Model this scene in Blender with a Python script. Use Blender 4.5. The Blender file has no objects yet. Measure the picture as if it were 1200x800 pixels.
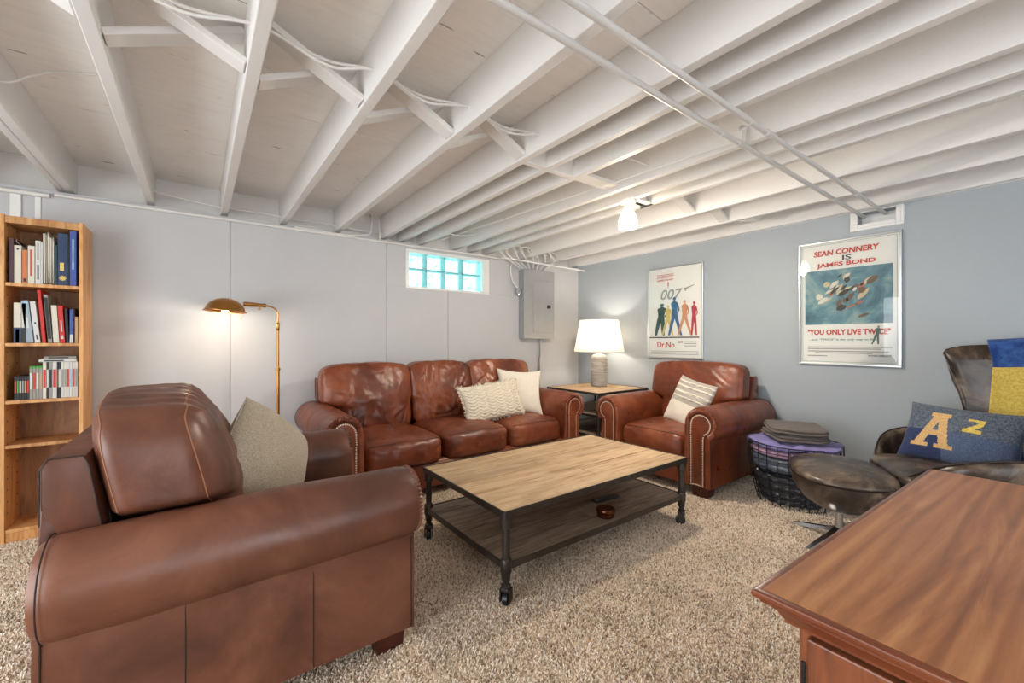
import bpy, bmesh, math, random
from mathutils import Vector, Matrix, noise, Euler
PI = math.pi
random.seed(7)
S = bpy.context.scene
COL = S.collection

# ------------------------------------------------------------------ camera
cam_d = bpy.data.cameras.new('camera'); cam = bpy.data.objects.new('camera', cam_d); COL.objects.link(cam)
cam_d.sensor_width = 36.0; cam_d.sensor_fit = 'HORIZONTAL'; cam_d.lens = 36.0*492/1200
cam_d.clip_start = .02; cam_d.clip_end = 100
cam.location = (0, 0, 1.12); cam.rotation_euler = (PI/2, 0, math.radians(-36.75))
S.camera = cam

# ------------------------------------------------------------------ world, exposure, large lights
w = bpy.data.worlds.new('world'); S.world = w; w.use_nodes = True
w.node_tree.nodes['Background'].inputs[0].default_value = (.70, .93, 1.0, 1)
w.node_tree.nodes['Background'].inputs[1].default_value = 3.3
S.view_settings.view_transform = 'Standard'; S.view_settings.look = 'None'
S.view_settings.gamma = 1.0; S.view_settings.use_curve_mapping = False
S.view_settings.exposure = .80
S.cycles.diffuse_bounces = 6

def area(name, loc, rot, sx, sy, power, col):
    l = bpy.data.lights.new(name, 'AREA'); l.shape = 'RECTANGLE'; l.size = sx; l.size_y = sy
    l.energy = power; l.color = col
    o = bpy.data.objects.new(name, l); COL.objects.link(o); o.location = loc; o.rotation_euler = rot
    return o
# two fill lights added at the unseen walls behind and left of the camera
area('fill_light_front', (.9, -2.95, 1.02), (PI/2, 0, PI), 3.0, 1.8, 82, (.93, .97, 1.0))
area('fill_light_left', (-2.35, .7, 1.02), (0, -PI/2, 0), 1.8, 2.8, 62, (.93, .97, 1.0))

# ------------------------------------------------------------------ object helpers
def tag(o, label=None, cat=None, group=None, kind=None):
    if label: o['label'] = label
    if cat: o['category'] = cat
    if group: o['group'] = group
    if kind: o['kind'] = kind
    return o
def empty(name, loc=(0, 0, 0), rz=0, label=None, cat=None, group=None):
    o = bpy.data.objects.new(name, None); COL.objects.link(o); o.empty_display_size = .1
    o.location = loc; o.rotation_euler = (0, 0, rz)
    return tag(o, label, cat, group)
def link(name, me, m=None, parent=None, loc=(0, 0, 0), rot=(0, 0, 0)):
    o = bpy.data.objects.new(name, me); COL.objects.link(o)
    if m is not None:
        for mm in (m if isinstance(m, (list, tuple)) else [m]): me.materials.append(mm)
    if parent: o.parent = parent
    o.location = loc; o.rotation_euler = rot
    return o
def build(name, bm, m, parent=None, loc=(0, 0, 0), rot=(0, 0, 0), smooth=True, angle=.7):
    bmesh.ops.recalc_face_normals(bm, faces=bm.faces)
    if smooth:
        for f in bm.faces: f.smooth = True
        for e in bm.edges:
            if len(e.link_faces) == 2 and e.calc_face_angle(0) > angle: e.smooth = False
    me = bpy.data.meshes.new(name); bm.to_mesh(me); bm.free()
    return link(name, me, m, parent, loc, rot)
def merge(bm, other):
    me = bpy.data.meshes.new('tmp'); other.to_mesh(me); other.free(); bm.from_mesh(me); bpy.data.meshes.remove(me)
def box(bm, x0, x1, y0, y1, z0, z1, bev=0, seg=2, M=None):
    b = bmesh.new(); bmesh.ops.create_cube(b, size=1)
    for v in b.verts:
        v.co = Vector(((x0+x1)/2+v.co.x*(x1-x0), (y0+y1)/2+v.co.y*(y1-y0), (z0+z1)/2+v.co.z*(z1-z0)))
    if bev: bmesh.ops.bevel(b, geom=b.edges[:], offset=bev, segments=seg, profile=.5, affect='EDGES')
    if M is not None: b.transform(M)
    merge(bm, b)
def lathe(bm, prof, n=32, cx=0, cy=0, closed=False, sx=1, sy=1):
    rows = []
    for r, z in prof:
        rows.append([bm.verts.new((cx+r*math.cos(2*PI*i/n)*sx, cy+r*math.sin(2*PI*i/n)*sy, z)) for i in range(n)] if r > 1e-6 else [bm.verts.new((cx, cy, z))])
    for a, b in zip(rows[:-1], rows[1:]):
        for i in range(n):
            j = (i+1) % n
            if len(a) == 1 and len(b) == 1: continue
            if len(a) == 1: bm.faces.new((a[0], b[i], b[j]))
            elif len(b) == 1: bm.faces.new((a[i], a[j], b[0]))
            else: bm.faces.new((a[i], a[j], b[j], b[i]))
def tube(bm, pts, r, n=8, closed=False, cap=True):
    pts = [Vector(p) for p in pts]; N = len(pts)
    rf = r if callable(r) else (lambda k: r)
    t0 = (pts[1]-pts[0]).normalized()
    up = Vector((0, 0, 1)) if abs(t0.z) < .9 else Vector((1, 0, 0))
    u = t0.cross(up).normalized(); rings = []
    for k in range(N):
        if closed: t = (pts[(k+1) % N]-pts[k-1]).normalized()
        else: t = (pts[min(k+1, N-1)]-pts[max(k-1, 0)]).normalized()
        u = (u-t*u.dot(t)).normalized(); v = t.cross(u)
        rr = rf(k/(N-1) if N > 1 else 0)
        rings.append([bm.verts.new(pts[k]+(u*math.cos(2*PI*i/n)+v*math.sin(2*PI*i/n))*rr) for i in range(n)])
    for k in range(N if closed else N-1):
        a, b = rings[k], rings[(k+1) % N]
        for i in range(n):
            j = (i+1) % n; bm.faces.new((a[i], a[j], b[j], b[i]))
    if cap and not closed:
        bm.faces.new(rings[0][::-1]); bm.faces.new(rings[-1])
def curve_pts(ctrl, n=8):
    """Catmull-Rom through control points."""
    c = [Vector(p) for p in ctrl]; c = [c[0]*2-c[1]]+c+[c[-1]*2-c[-2]]; out = []
    for k in range(1, len(c)-2):
        for i in range(n):
            t = i/n; p0, p1, p2, p3 = c[k-1:k+3]
            out.append(.5*((2*p1)+(-p0+p2)*t+(2*p0-5*p1+4*p2-p3)*t*t+(-p0+3*p1-3*p2+p3)*t**3))
    out.append(c[-2]); return out
def prism(bm, poly, y0, y1, axis='y', bev=0):
    """Extrude a polygon given in the x-z plane (axis y), or y-z (axis x), or x-y (axis z)."""
    def P(a, b, c): return {'y': (a, c, b), 'x': (c, a, b), 'z': (a, b, c)}[axis]
    b = bmesh.new()
    A = [b.verts.new(P(p[0], p[1], y0)) for p in poly]; B = [b.verts.new(P(p[0], p[1], y1)) for p in poly]
    fa = b.faces.new(A); fb = b.faces.new(B[::-1]); n = len(poly)
    for i in range(n): b.faces.new((A[i], B[i], B[(i+1) % n], A[(i+1) % n]))
    if bev:
        es = [e for e in b.edges if (e in fa.edges[:] or e in fb.edges[:])]
        bmesh.ops.bevel(b, geom=es, offset=bev, segments=2, profile=.5, affect='EDGES')
    merge(bm, b)
def cube_sphere(n, nz=None):
    """Quads over the surface of the [-1,1] cube."""
    vs = {}; V = []; F = []
    def vid(p):
        k = (round(p[0], 5), round(p[1], 5), round(p[2], 5))
        if k not in vs: vs[k] = len(V); V.append(k)
        return vs[k]
    for ax in range(3):
        for s in (-1, 1):
            for i in range(n):
                for j in range(n):
                    q = []
                    for a, b in ((i, j), (i+1, j), (i+1, j+1), (i, j+1)):
                        p = [0, 0, 0]; p[ax] = s; p[(ax+1) % 3] = math.sin((a/n*2-1)*PI/2*.9)/math.sin(PI/2*.9); p[(ax+2) % 3] = math.sin((b/n*2-1)*PI/2*.9)/math.sin(PI/2*.9); q.append(vid(p))
                    F.append(q if s > 0 else q[::-1])
    return V, F
CS = {}
def shaped(name, fn, m, parent=None, n=28, loc=(0, 0, 0), rot=(0, 0, 0)):
    if n not in CS: CS[n] = cube_sphere(n)
    V, F = CS[n]
    me = bpy.data.meshes.new(name); me.from_pydata([fn(Vector(v)) for v in V], [], F)
    me.polygons.foreach_set('use_smooth', [True]*len(F)); me.update()
    return link(name, me, m, parent, loc, rot)
def pn(c, p):
    s = (abs(c.x)**p+abs(c.y)**p+abs(c.z)**p)**(-1/p); return c*s
def sgn(x): return 1 if x >= 0 else -1
def fbm(p, o=3): return noise.fractal(p, 1.0, 2.1, o)
def copy_tree(o, parent=None):
    c = o.copy(); COL.objects.link(c); c.parent = parent
    for ch in list(o.children): copy_tree(ch, c)
    return c
def text_bm(bm, s, size, x, y, width=None, bold=0, align='CENTER', shear=0, height=None):
    """Flat lettering in the x-y plane merged into bm; width and height squeeze it to fit."""
    cu = bpy.data.curves.new('t', 'FONT'); cu.body = s; cu.size = size; cu.offset = bold; cu.align_x = align; cu.shear = shear; cu.resolution_u = 3
    o = bpy.data.objects.new('t', cu); COL.objects.link(o)
    dg = bpy.context.evaluated_depsgraph_get(); me = bpy.data.meshes.new_from_object(o.evaluated_get(dg))
    xs = [v.co.x for v in me.vertices]; ys = [v.co.y for v in me.vertices]
    if xs:
        wx = max(xs)-min(xs); k = (width/wx) if width else 1; hh = max(ys)-min(ys); ky = (height/hh) if height else 1
        cx = (max(xs)+min(xs))/2 if align == 'CENTER' else min(xs); y0 = min(ys)
        for v in me.vertices: v.co.x = (v.co.x-cx)*k+x; v.co.y = (v.co.y-y0)*ky+y; v.co.z = 0
        bm.from_mesh(me)
    bpy.data.objects.remove(o); bpy.data.curves.remove(cu); bpy.data.meshes.remove(me)

# ------------------------------------------------------------------ materials
class NT:
    def __init__(s, name):
        s.m = bpy.data.materials.new(name); s.m.use_nodes = True; s.t = s.m.node_tree; s.t.nodes.clear()
        s.out = s.n('ShaderNodeOutputMaterial')
    def n(s, typ, **kw):
        x = s.t.nodes.new(typ)
        for k, v in kw.items():
            if k.startswith('i_'): x.inputs[k[2:].replace('_', ' ')].default_value = v
            else: setattr(x, k, v)
        return x
    def l(s, a, b): s.t.links.new(a, b)
    def coord(s, scale=(1, 1, 1), rnd=True, rot=(0, 0, 0)):
        c = s.n('ShaderNodeTexCoord'); mp = s.n('ShaderNodeMapping'); mp.inputs['Scale'].default_value = scale; mp.inputs['Rotation'].default_value = rot
        s.l(c.outputs['Object'], mp.inputs['Vector'])
        if rnd:
            oi = s.n('ShaderNodeObjectInfo'); mu = s.n('ShaderNodeMath', operation='MULTIPLY'); mu.inputs[1].default_value = 37.0
            cb = s.n('ShaderNodeCombineXYZ'); s.l(oi.outputs['Random'], mu.inputs[0]); s.l(mu.outputs[0], cb.inputs[0]); s.l(mu.outputs[0], cb.inputs[1]); s.l(mu.outputs[0], cb.inputs[2])
            s.l(cb.outputs[0], mp.inputs['Location'])
        return mp.outputs['Vector']
    def noise(s, vec, scale, detail=3, rough=.5, dist=0):
        x = s.n('ShaderNodeTexNoise'); x.inputs['Scale'].default_value = scale; x.inputs['Detail'].default_value = detail
        x.inputs['Roughness'].default_value = rough; x.inputs['Distortion'].default_value = dist; s.l(vec, x.inputs['Vector']); return x.outputs['Fac']
    def ramp(s, fac, stops):
        r = s.n('ShaderNodeValToRGB'); e = r.color_ramp.elements
        while len(e) < len(stops): e.new(.5)
        for k, (p, c) in enumerate(stops): e[k].position = p; e[k].color = (*c, 1) if len(c) == 3 else c
        s.l(fac, r.inputs[0]); return r.outputs[0]
    def bsdf(s, col, rough=.5, metal=0, bumps=(), spec=.5, **kw):
        p = s.n('ShaderNodeBsdfPrincipled')
        if isinstance(col, tuple): p.inputs['Base Color'].default_value = (*col, 1)
        else: s.l(col, p.inputs['Base Color'])
        if isinstance(rough, (int, float)): p.inputs['Roughness'].default_value = rough
        else: s.l(rough, p.inputs['Roughness'])
        p.inputs['Metallic'].default_value = metal; p.inputs['Specular IOR Level'].default_value = spec
        for k, v in kw.items(): p.inputs[k.replace('_', ' ')].default_value = v
        last = None
        for h, st, d in bumps:
            b = s.n('ShaderNodeBump'); b.inputs['Strength'].default_value = st; b.inputs['Distance'].default_value = d; s.l(h, b.inputs['Height'])
            if last: s.l(last, b.inputs['Normal'])
            last = b.outputs[0]
        if last: s.l(last, p.inputs['Normal'])
        s.l(p.outputs[0], s.out.inputs[0]); return p
def C(r, g, b):
    f = lambda v: (v/255/12.92 if v/255 <= .04045 else ((v/255+.055)/1.055)**2.4); return (f(r), f(g), f(b))
def plain(name, col, rough=.5, metal=0, bump=0, scale=60, var=.0, spec=.5, **kw):
    t = NT(name); v = t.coord()
    if var:
        c = t.ramp(t.noise(v, scale/4, 3), [(.3, tuple(x*(1-var) for x in col)), (.7, tuple(min(1, x*(1+var)) for x in col))])
    else: c = col
    t.bsdf(c, rough, metal, [(t.noise(v, scale, 3), bump, .003)] if bump else (), spec, **kw); return t.m
def leather(name, dark, mid, light, rough=.36, wr=.45, sc=2.6, lo=.28, hi=.78):
    t = NT(name); v = t.coord()
    n1 = t.noise(v, sc, 6, .62, .6); c = t.ramp(n1, [(lo, dark), (.5, mid), (hi, light)])
    vo = t.n('ShaderNodeTexVoronoi', feature='DISTANCE_TO_EDGE'); vo.inputs['Scale'].default_value = 260; t.l(v, vo.inputs['Vector'])
    rr = t.ramp(t.noise(v, 9, 3), [(.3, (rough-.07,)*3), (.7, (rough+.1,)*3)])
    t.bsdf(c, rr, 0, [(t.noise(v, 7, 4, .5, .3), wr, .012), (vo.outputs['Distance'], .12, .0015)], .5); return t.m
def wood(name, stops, grain=(1, 9, 9), scale=3, rough=.5, bump=.25, rings=.10, knots=0, **kw):
    t = NT(name); v = t.coord(grain)
    n1 = t.noise(v, scale, 6, .62, 1.4)
    w_ = t.n('ShaderNodeTexWave', wave_type='BANDS', bands_direction='Y'); w_.inputs['Scale'].default_value = scale*.55; w_.inputs['Distortion'].default_value = 7; w_.inputs['Detail'].default_value = 3; w_.inputs['Detail Scale'].default_value = 1.2
    t.l(v, w_.inputs['Vector'])
    mx = t.n('ShaderNodeMath', operation='MULTIPLY_ADD'); t.l(w_.outputs['Fac'], mx.inputs[0]); mx.inputs[1].default_value = rings
    t.l(n1, mx.inputs[2]); sb = t.n('ShaderNodeMath', operation='SUBTRACT'); t.l(mx.outputs[0], sb.inputs[0]); sb.inputs[1].default_value = rings*.5
    oi = t.n('ShaderNodeObjectInfo'); hv = t.n('ShaderNodeHueSaturation'); mr = t.n('ShaderNodeMapRange'); mr.inputs[3].default_value = .84; mr.inputs[4].default_value = 1.14
    t.l(oi.outputs['Random'], mr.inputs[0]); t.l(mr.outputs[0], hv.inputs['Value'])
    t.l(t.ramp(sb.outputs[0], stops), hv.inputs['Color'])
    t.bsdf(hv.outputs[0], rough, 0, [(n1, bump, .002)], .5, **kw); return t.m

M = {}
def paint(name, col, blotch=.04, bump=.12, marks=False, rough=.55):
    t = NT(name); v = t.coord((1, 1, 1))
    n1 = t.noise(v, 2.2, 5, .6); c = t.ramp(n1, [(.3, tuple(x*(1-blotch*1.6) for x in col)), (.65, col)])
    if marks:
        v2 = t.coord((2.2, 15, 15)); n2 = t.noise(v2, 2.6, 2, .5, .3)
        mk = t.ramp(n2, [(.255, (.42, .42, .42)), (.275, (1, 1, 1))])
        v3 = t.coord((1, 7, 7)); st = t.ramp(t.noise(v3, 5, 5, .7), [(.3, (.95, .945, .94)), (.55, (1, 1, 1))])
        for q in (mk, st):
            mm = t.n('ShaderNodeMix', data_type='RGBA', blend_type='MULTIPLY'); mm.inputs[0].default_value = 1
            t.l(c, mm.inputs[6]); t.l(q, mm.inputs[7]); c = mm.outputs[2]
    t.bsdf(c, rough, 0, [(t.noise(t.coord((1, 4, 4)), 14, 5, .6), bump, .004)]); return t.m
M['joist'] = paint('joist paint', C(228, 226, 223), .03, .2)
M['deck'] = paint('deck paint', C(250, 247, 243), .05, .2, marks=True)
M['wall_white'] = paint('white wall paint', C(193, 194, 196), .03, .06)
M['wall_blue'] = paint('blue grey wall paint', C(167, 175, 181), .03, .05)
M['white'] = plain('white gloss paint', C(232, 232, 230), .35, 0, .05)
M['pipe'] = plain('painted pipe', C(205, 203, 200), .4)
M['cable'] = plain('painted cable', C(222, 220, 216), .5)
# carpet
t = NT('carpet'); v = t.coord((1, 1, 1), False)
a = t.noise(v, 190, 4, .75); b = t.noise(v, 4.0, 5, .6)
ca = t.ramp(a, [(.34, C(140, 122, 106)), (.5, C(200, 184, 168)), (.64, C(236, 226, 212))])
cb = t.ramp(b, [(.3, (.84, .83, .82)), (.7, (1, 1, 1))])
mm = t.n('ShaderNodeMix', data_type='RGBA', blend_type='MULTIPLY'); mm.inputs[0].default_value = 1; t.l(ca, mm.inputs[6]); t.l(cb, mm.inputs[7])
t.bsdf(mm.outputs[2], .95, 0, [(t.noise(v, 150, 4, .7), 1.0, .02), (t.noise(v, 22, 3), .5, .02)], .1); M['carpet'] = t.m
t = NT('carpet pile'); oi = t.n('ShaderNodeObjectInfo')
gm = t.n('ShaderNodeNewGeometry'); b = t.noise(gm.outputs['Position'], 3.2, 4, .6)
mm = t.n('ShaderNodeMix', data_type='RGBA', blend_type='MULTIPLY'); mm.inputs[0].default_value = 1
t.l(t.ramp(oi.outputs['Random'], [(.0, C(158, 134, 112)), (.3, C(218, 198, 174)), (.65, C(240, 224, 204)), (1, C(252, 244, 232))]), mm.inputs[6])
t.l(t.ramp(b, [(.3, (.84, .83, .82)), (.65, (1, 1, 1))]), mm.inputs[7])
t.bsdf(mm.outputs[2], .9, 0, (), .1); M['pile'] = t.m
# leathers
M['leather'] = leather('cognac leather', C(68, 30, 17), C(118, 57, 32), C(156, 90, 56), .34, .6)
M['leather_near'] = leather('brown leather', C(66, 38, 27), C(104, 62, 45), C(138, 90, 68), .38, .35)
M['leather_dark'] = leather('deep brown leather', C(48, 24, 18), C(62, 32, 22), C(76, 40, 28))  # plain dark brown leather
M['leather_egg'] = leather('distressed dark leather', C(36, 28, 24), C(68, 55, 46), C(140, 122, 102), .33, .2, 5.5, .36, .68)
M['welt'] = plain('dark welt leather', C(38, 24, 20), .5)
M['thread'] = plain('tan thread', C(150, 100, 68), .6)
M['foot'] = plain('dark red wood foot', C(70, 26, 16), .35, 0, .1, 30, .15)
M['nail'] = plain('antique nail', C(226, 208, 184), .45, .6)
# woods
M['table_wood'] = wood('reclaimed pine', [(.28, C(112, 84, 60)), (.40, C(166, 134, 100)), (.55, C(188, 158, 122)), (.75, C(208, 182, 148))], (1.3, 12, 12), 2.2, .55, .5, rings=.03)
M['shelf_wood'] = wood('weathered boards', [(.28, C(84, 70, 60)), (.42, C(134, 116, 100)), (.7, C(180, 162, 144))], (1.3, 12, 12), 2.2, .6, .6, rings=.03)
M['oak'] = wood('oak veneer', [(.3, C(168, 108, 60)), (.5, C(208, 152, 94)), (.72, C(226, 176, 120))], (9, 9, 1), 2.6, .42, .15)
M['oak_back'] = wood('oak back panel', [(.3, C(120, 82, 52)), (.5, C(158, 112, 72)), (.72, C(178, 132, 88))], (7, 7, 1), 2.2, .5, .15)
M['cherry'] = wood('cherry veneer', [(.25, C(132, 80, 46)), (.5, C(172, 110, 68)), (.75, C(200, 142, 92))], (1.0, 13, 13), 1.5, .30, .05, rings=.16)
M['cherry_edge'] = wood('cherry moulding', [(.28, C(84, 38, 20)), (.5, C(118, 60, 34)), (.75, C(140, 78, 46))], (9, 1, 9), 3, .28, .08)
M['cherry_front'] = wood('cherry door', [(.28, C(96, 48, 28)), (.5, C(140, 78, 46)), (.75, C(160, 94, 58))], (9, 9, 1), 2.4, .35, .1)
# metals and plastics
M['iron'] = plain('dark iron', C(74, 68, 64), .45, .75, .3, 50, .2)
M['rubber'] = plain('black rubber', C(26, 26, 27), .4)
M['brass'] = plain('antique brass', C(184, 132, 72), .28, 1, .05, 20, .2)
M['alu'] = plain('polished aluminium', C(200, 203, 208), .22, 1)
M['grey_metal'] = plain('grey enamel', C(158, 160, 161), .42, .25, .03, 30, .03)
M['black'] = plain('black plastic', C(28, 28, 30), .35)
M['silver'] = plain('silver frame', C(196, 200, 202), .3, .85)
M['paper'] = plain('poster paper', C(236, 235, 230), .6)
M['pages'] = plain('book pages', C(222, 214, 198), .8, 0, .3, 200)
M['bronze'] = plain('bronze tin', C(96, 54, 34), .25, .9, .05, 10, .3)
M['ink_red'] = plain('red ink', C(196, 58, 46), .6)
M['ink_dark'] = plain('dark ink', C(62, 60, 60), .6)
M['ink_grey'] = plain('grey ink', C(158, 156, 152), .6)
M['ink_teal'] = plain('teal ink', C(70, 130, 122), .6)
# fabrics
def fabric(name, c0, c1, scale=300, bump=.5, wave=None):
    t = NT(name); v = t.coord(); a = t.noise(v, scale, 2, .6); t.bsdf(t.ramp(a, [(.35, c0), (.65, c1)]), .9, 0, [(a, bump, .003)], .15, Sheen_Weight=.2); return t.m
M['beige_fab'] = fabric('woven beige fabric', C(150, 138, 120), C(192, 180, 160))
M['cream_fab'] = fabric('cream fabric', C(214, 204, 188), C(238, 230, 216))
M['tuft_fab'] = fabric('cream tufted wool', C(196, 184, 164), C(232, 222, 204), 160, .8)
M['stripe_grey'] = fabric('grey stripe', C(156, 148, 138), C(182, 174, 164))
M['navy_fab'] = fabric('navy fabric', C(40, 50, 84), C(58, 70, 108))
M['slate_fab'] = fabric('slate pattern', C(66, 76, 92), C(112, 122, 136), 120)
M['denim_fab'] = fabric('denim fabric', C(66, 80, 110), C(96, 112, 142), 200)
M['yellow_felt'] = fabric('yellow felt', C(206, 176, 78), C(232, 206, 112), 90, .3)
M['tan_felt'] = fabric('tan felt', C(198, 158, 104), C(222, 186, 132), 150)
M['blue_fleece'] = fabric('blue fleece', C(38, 66, 128), C(66, 104, 168), 30, .3)
M['brown_fleece'] = fabric('brown grey fleece', C(84, 74, 68), C(112, 100, 92))
M['purple_cloth'] = fabric('lilac cloth', C(112, 104, 168), C(152, 142, 196))
M['pink_cloth'] = fabric('pink cloth', C(176, 138, 170), C(198, 160, 186))
M['puffer_black'] = plain('black puffer nylon', C(52, 54, 60), .28, 0, .5, 25, .2)
M['puffer_grey'] = plain('slate puffer nylon', C(92, 102, 116), .35, 0, .5, 25, .15)
M['ceramic'] = wood('brushed ceramic', [(.3, C(124, 118, 112)), (.5, C(156, 150, 143)), (.7, C(182, 176, 168))], (2, 2, 30), 2.0, .6, .4, rings=0)
# glass pane: clear with mirror-like reflection
def pane_mat(name, tint=(1, 1, 1), ior=1.5):
    t = NT(name); tr = t.n('ShaderNodeBsdfTransparent'); tr.inputs[0].default_value = (*tint, 1); gl = t.n('ShaderNodeBsdfGlossy'); gl.inputs['Roughness'].default_value = .01
    fr = t.n('ShaderNodeFresnel'); fr.inputs[0].default_value = ior; mx = t.n('ShaderNodeMixShader')
    t.l(fr.outputs[0], mx.inputs[0]); t.l(tr.outputs[0], mx.inputs[1]); t.l(gl.outputs[0], mx.inputs[2]); t.l(mx.outputs[0], t.out.inputs[0]); return t.m
M['pane'] = pane_mat('picture glass', (.97, .98, .98), 1.55)
# glass block
t = NT('glass block'); v = t.coord((1, 1, 1)); nz = t.noise(v, 16, 3, .6, 2.2)
tr = t.n('ShaderNodeBsdfTransparent'); t.l(t.ramp(nz, [(.34, C(104, 170, 160)), (.46, C(196, 232, 228)), (.62, C(244, 253, 252))]), tr.inputs[0])
tl = t.n('ShaderNodeBsdfTranslucent'); tl.inputs[0].default_value = (*C(206, 240, 240), 1)
gl = t.n('ShaderNodeBsdfGlossy'); gl.inputs['Roughness'].default_value = .06
bp = t.n('ShaderNodeBump'); bp.inputs['Strength'].default_value = .6; t.l(nz, bp.inputs['Height']); t.l(bp.outputs[0], gl.inputs['Normal'])
m1 = t.n('ShaderNodeMixShader'); m1.inputs[0].default_value = .35; t.l(tr.outputs[0], m1.inputs[1]); t.l(tl.outputs[0], m1.inputs[2])
m2 = t.n('ShaderNodeMixShader'); m2.inputs[0].default_value = .08; t.l(m1.outputs[0], m2.inputs[1]); t.l(gl.outputs[0], m2.inputs[2]); t.l(m2.outputs[0], t.out.inputs[0]); M['block'] = t.m
# lamp shades
def shade_mat(name, col, tr_amt=.5, em=0, emc=(1, .85, .65), transp=0):
    t = NT(name); d = t.n('ShaderNodeBsdfDiffuse'); d.inputs[0].default_value = (*col, 1); tl = t.n('ShaderNodeBsdfTranslucent'); tl.inputs[0].default_value = (*col, 1)
    mx = t.n('ShaderNodeMixShader'); mx.inputs[0].default_value = tr_amt; t.l(d.outputs[0], mx.inputs[1]); t.l(tl.outputs[0], mx.inputs[2]); sh = mx.outputs[0]
    if transp:
        tp = t.n('ShaderNodeBsdfTransparent'); m3 = t.n('ShaderNodeMixShader'); m3.inputs[0].default_value = transp; t.l(sh, m3.inputs[1]); t.l(tp.outputs[0], m3.inputs[2]); sh = m3.outputs[0]
    if em:
        e = t.n('ShaderNodeEmission'); e.inputs[0].default_value = (*emc, 1); e.inputs[1].default_value = em; ad = t.n('ShaderNodeAddShader'); t.l(sh, ad.inputs[0]); t.l(e.outputs[0], ad.inputs[1]); sh = ad.outputs[0]
    t.l(sh, t.out.inputs[0]); return t.m
M['linen_shade'] = shade_mat('linen shade', C(248, 243, 234), .5)
M['frosted'] = shade_mat('frosted lamp glass', C(250, 246, 238), .5, 1.3, (1, .9, .72), .12)
t = NT('bulb'); e = t.n('ShaderNodeEmission'); e.inputs[0].default_value = (1, .88, .68, 1); e.inputs[1].default_value = 12; t.l(e.outputs[0], t.out.inputs[0]); M['bulb'] = t.m
def point(name, loc, power, col=(1, .86, .68), r=.04, parent=None):
    l = bpy.data.lights.new(name, 'POINT'); l.energy = power; l.color = col; l.shadow_soft_size = r
    o = bpy.data.objects.new(name, l); COL.objects.link(o); o.location = loc; o.parent = parent; return o

# ================================================================== SETTING
XR, YB, XL, YF = 3.90, 3.80, -2.40, -3.0
WT = 2.035          # top of the finished walls
JB, DZ = 2.08, 2.29 # joist underside, deck underside
bm = bmesh.new(); box(bm, XL-.1, XR+.1, YF-.1, YB+.15, -.06, 0)
floor = tag(build('floor', bm, M['carpet'], smooth=False), 'grey beige cut pile carpet over the whole floor', kind='structure')
def carpet_pile(x0, x1, y0, y1, dens):
    bm = bmesh.new(); box(bm, x0, x1, y0, y1, -.004, .001)
    for f_ in [f_ for f_ in bm.faces if f_.normal.z < .5]: bm.faces.remove(f_)
    o = build('carpet_pile', bm, M['pile'], floor, smooth=False); tag(o, kind='stuff')
    g = bpy.data.node_groups.new('carpet_pile', 'GeometryNodeTree'); g.interface.new_socket('Geometry', in_out='INPUT', socket_type='NodeSocketGeometry'); g.interface.new_socket('Geometry', in_out='OUTPUT', socket_type='NodeSocketGeometry')
    N = g.nodes.new; L = g.links.new; gi = N('NodeGroupInput'); go = N('NodeGroupOutput'); dp = N('GeometryNodeDistributePointsOnFaces'); dp.inputs['Density'].default_value = dens
    cn = N('GeometryNodeMeshCone'); cn.inputs['Vertices'].default_value = 5; cn.inputs['Radius Top'].default_value = .0018; cn.inputs['Radius Bottom'].default_value = .0032; cn.inputs['Depth'].default_value = .010
    rv = N('FunctionNodeRandomValue'); rv.data_type = 'FLOAT_VECTOR'; rv.inputs[0].default_value = (-.75, -.75, 0); rv.inputs[1].default_value = (.75, .75, 6.28)
    rs = N('FunctionNodeRandomValue'); rs.data_type = 'FLOAT'; rs.inputs[2].default_value = .7; rs.inputs[3].default_value = 1.35; rs.inputs['Seed'].default_value = 4
    ip = N('GeometryNodeInstanceOnPoints'); sm = N('GeometryNodeSetMaterial'); sm.inputs['Material'].default_value = M['pile']; jn = N('GeometryNodeJoinGeometry')
    L(gi.outputs[0], dp.inputs['Mesh']); L(dp.outputs['Points'], ip.inputs['Points']); L(cn.outputs['Mesh'], sm.inputs['Geometry']); L(sm.outputs[0], ip.inputs['Instance'])
    L(rv.outputs[0], ip.inputs['Rotation']); L(rs.outputs[1], ip.inputs['Scale']); L(ip.outputs[0], jn.inputs[0]); L(gi.outputs[0], jn.inputs[0]); L(jn.outputs[0], go.inputs[0])
    md = o.modifiers.new('pile', 'NODES'); md.node_group = g
carpet_pile(-1.3, 3.89, -.9, 3.79, 23000)
# back wall: sheets with open joints, hole for the glass block window
wb = empty('wall_back', (0, YB, 0)); tag(wb, 'white painted wall of tall sheets with visible joints', kind='structure')
def sheet(x0, x1, z0, z1, m='wall_white', name='wall_panel', parent=wb):
    bm = bmesh.new(); box(bm, x0+.0015, x1-.0015, 0, .09, z0, z1, .0025, 1); return build(name, bm, M[m], parent, smooth=False)
for x0, x1, z0, z1 in ((XL, -1.02, 0, WT), (-1.02, .192, 0, WT), (.192, 1.392, 0, WT), (1.392, 1.574, 1.64, WT), (1.392, 2.028, 0, 1.64), (2.028, 3.216, 0, 1.64), (2.526, 3.216, 1.64, WT), (3.216, XR, 0, WT), (1.574, 2.526, 2.005, WT)):
    sheet(x0, x1, z0, z1)
bm = bmesh.new()
box(bm, XL, 1.574, .09, .16, 0, WT); box(bm, 2.526, XR+.1, .09, .16, 0, WT); box(bm, 1.57, 2.53, .09, .16, 0, 1.64); box(bm, XL, XR+.1, .0, .2, WT-.001, WT+.02)
build('wall_core', bm, M['wall_white'], wb, smooth=False)
bm = bmesh.new(); box(bm, XL, XR+.1, .15, .2, WT, DZ+.03); build('rim_board', bm, M['joist'], wb, smooth=False)
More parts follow.
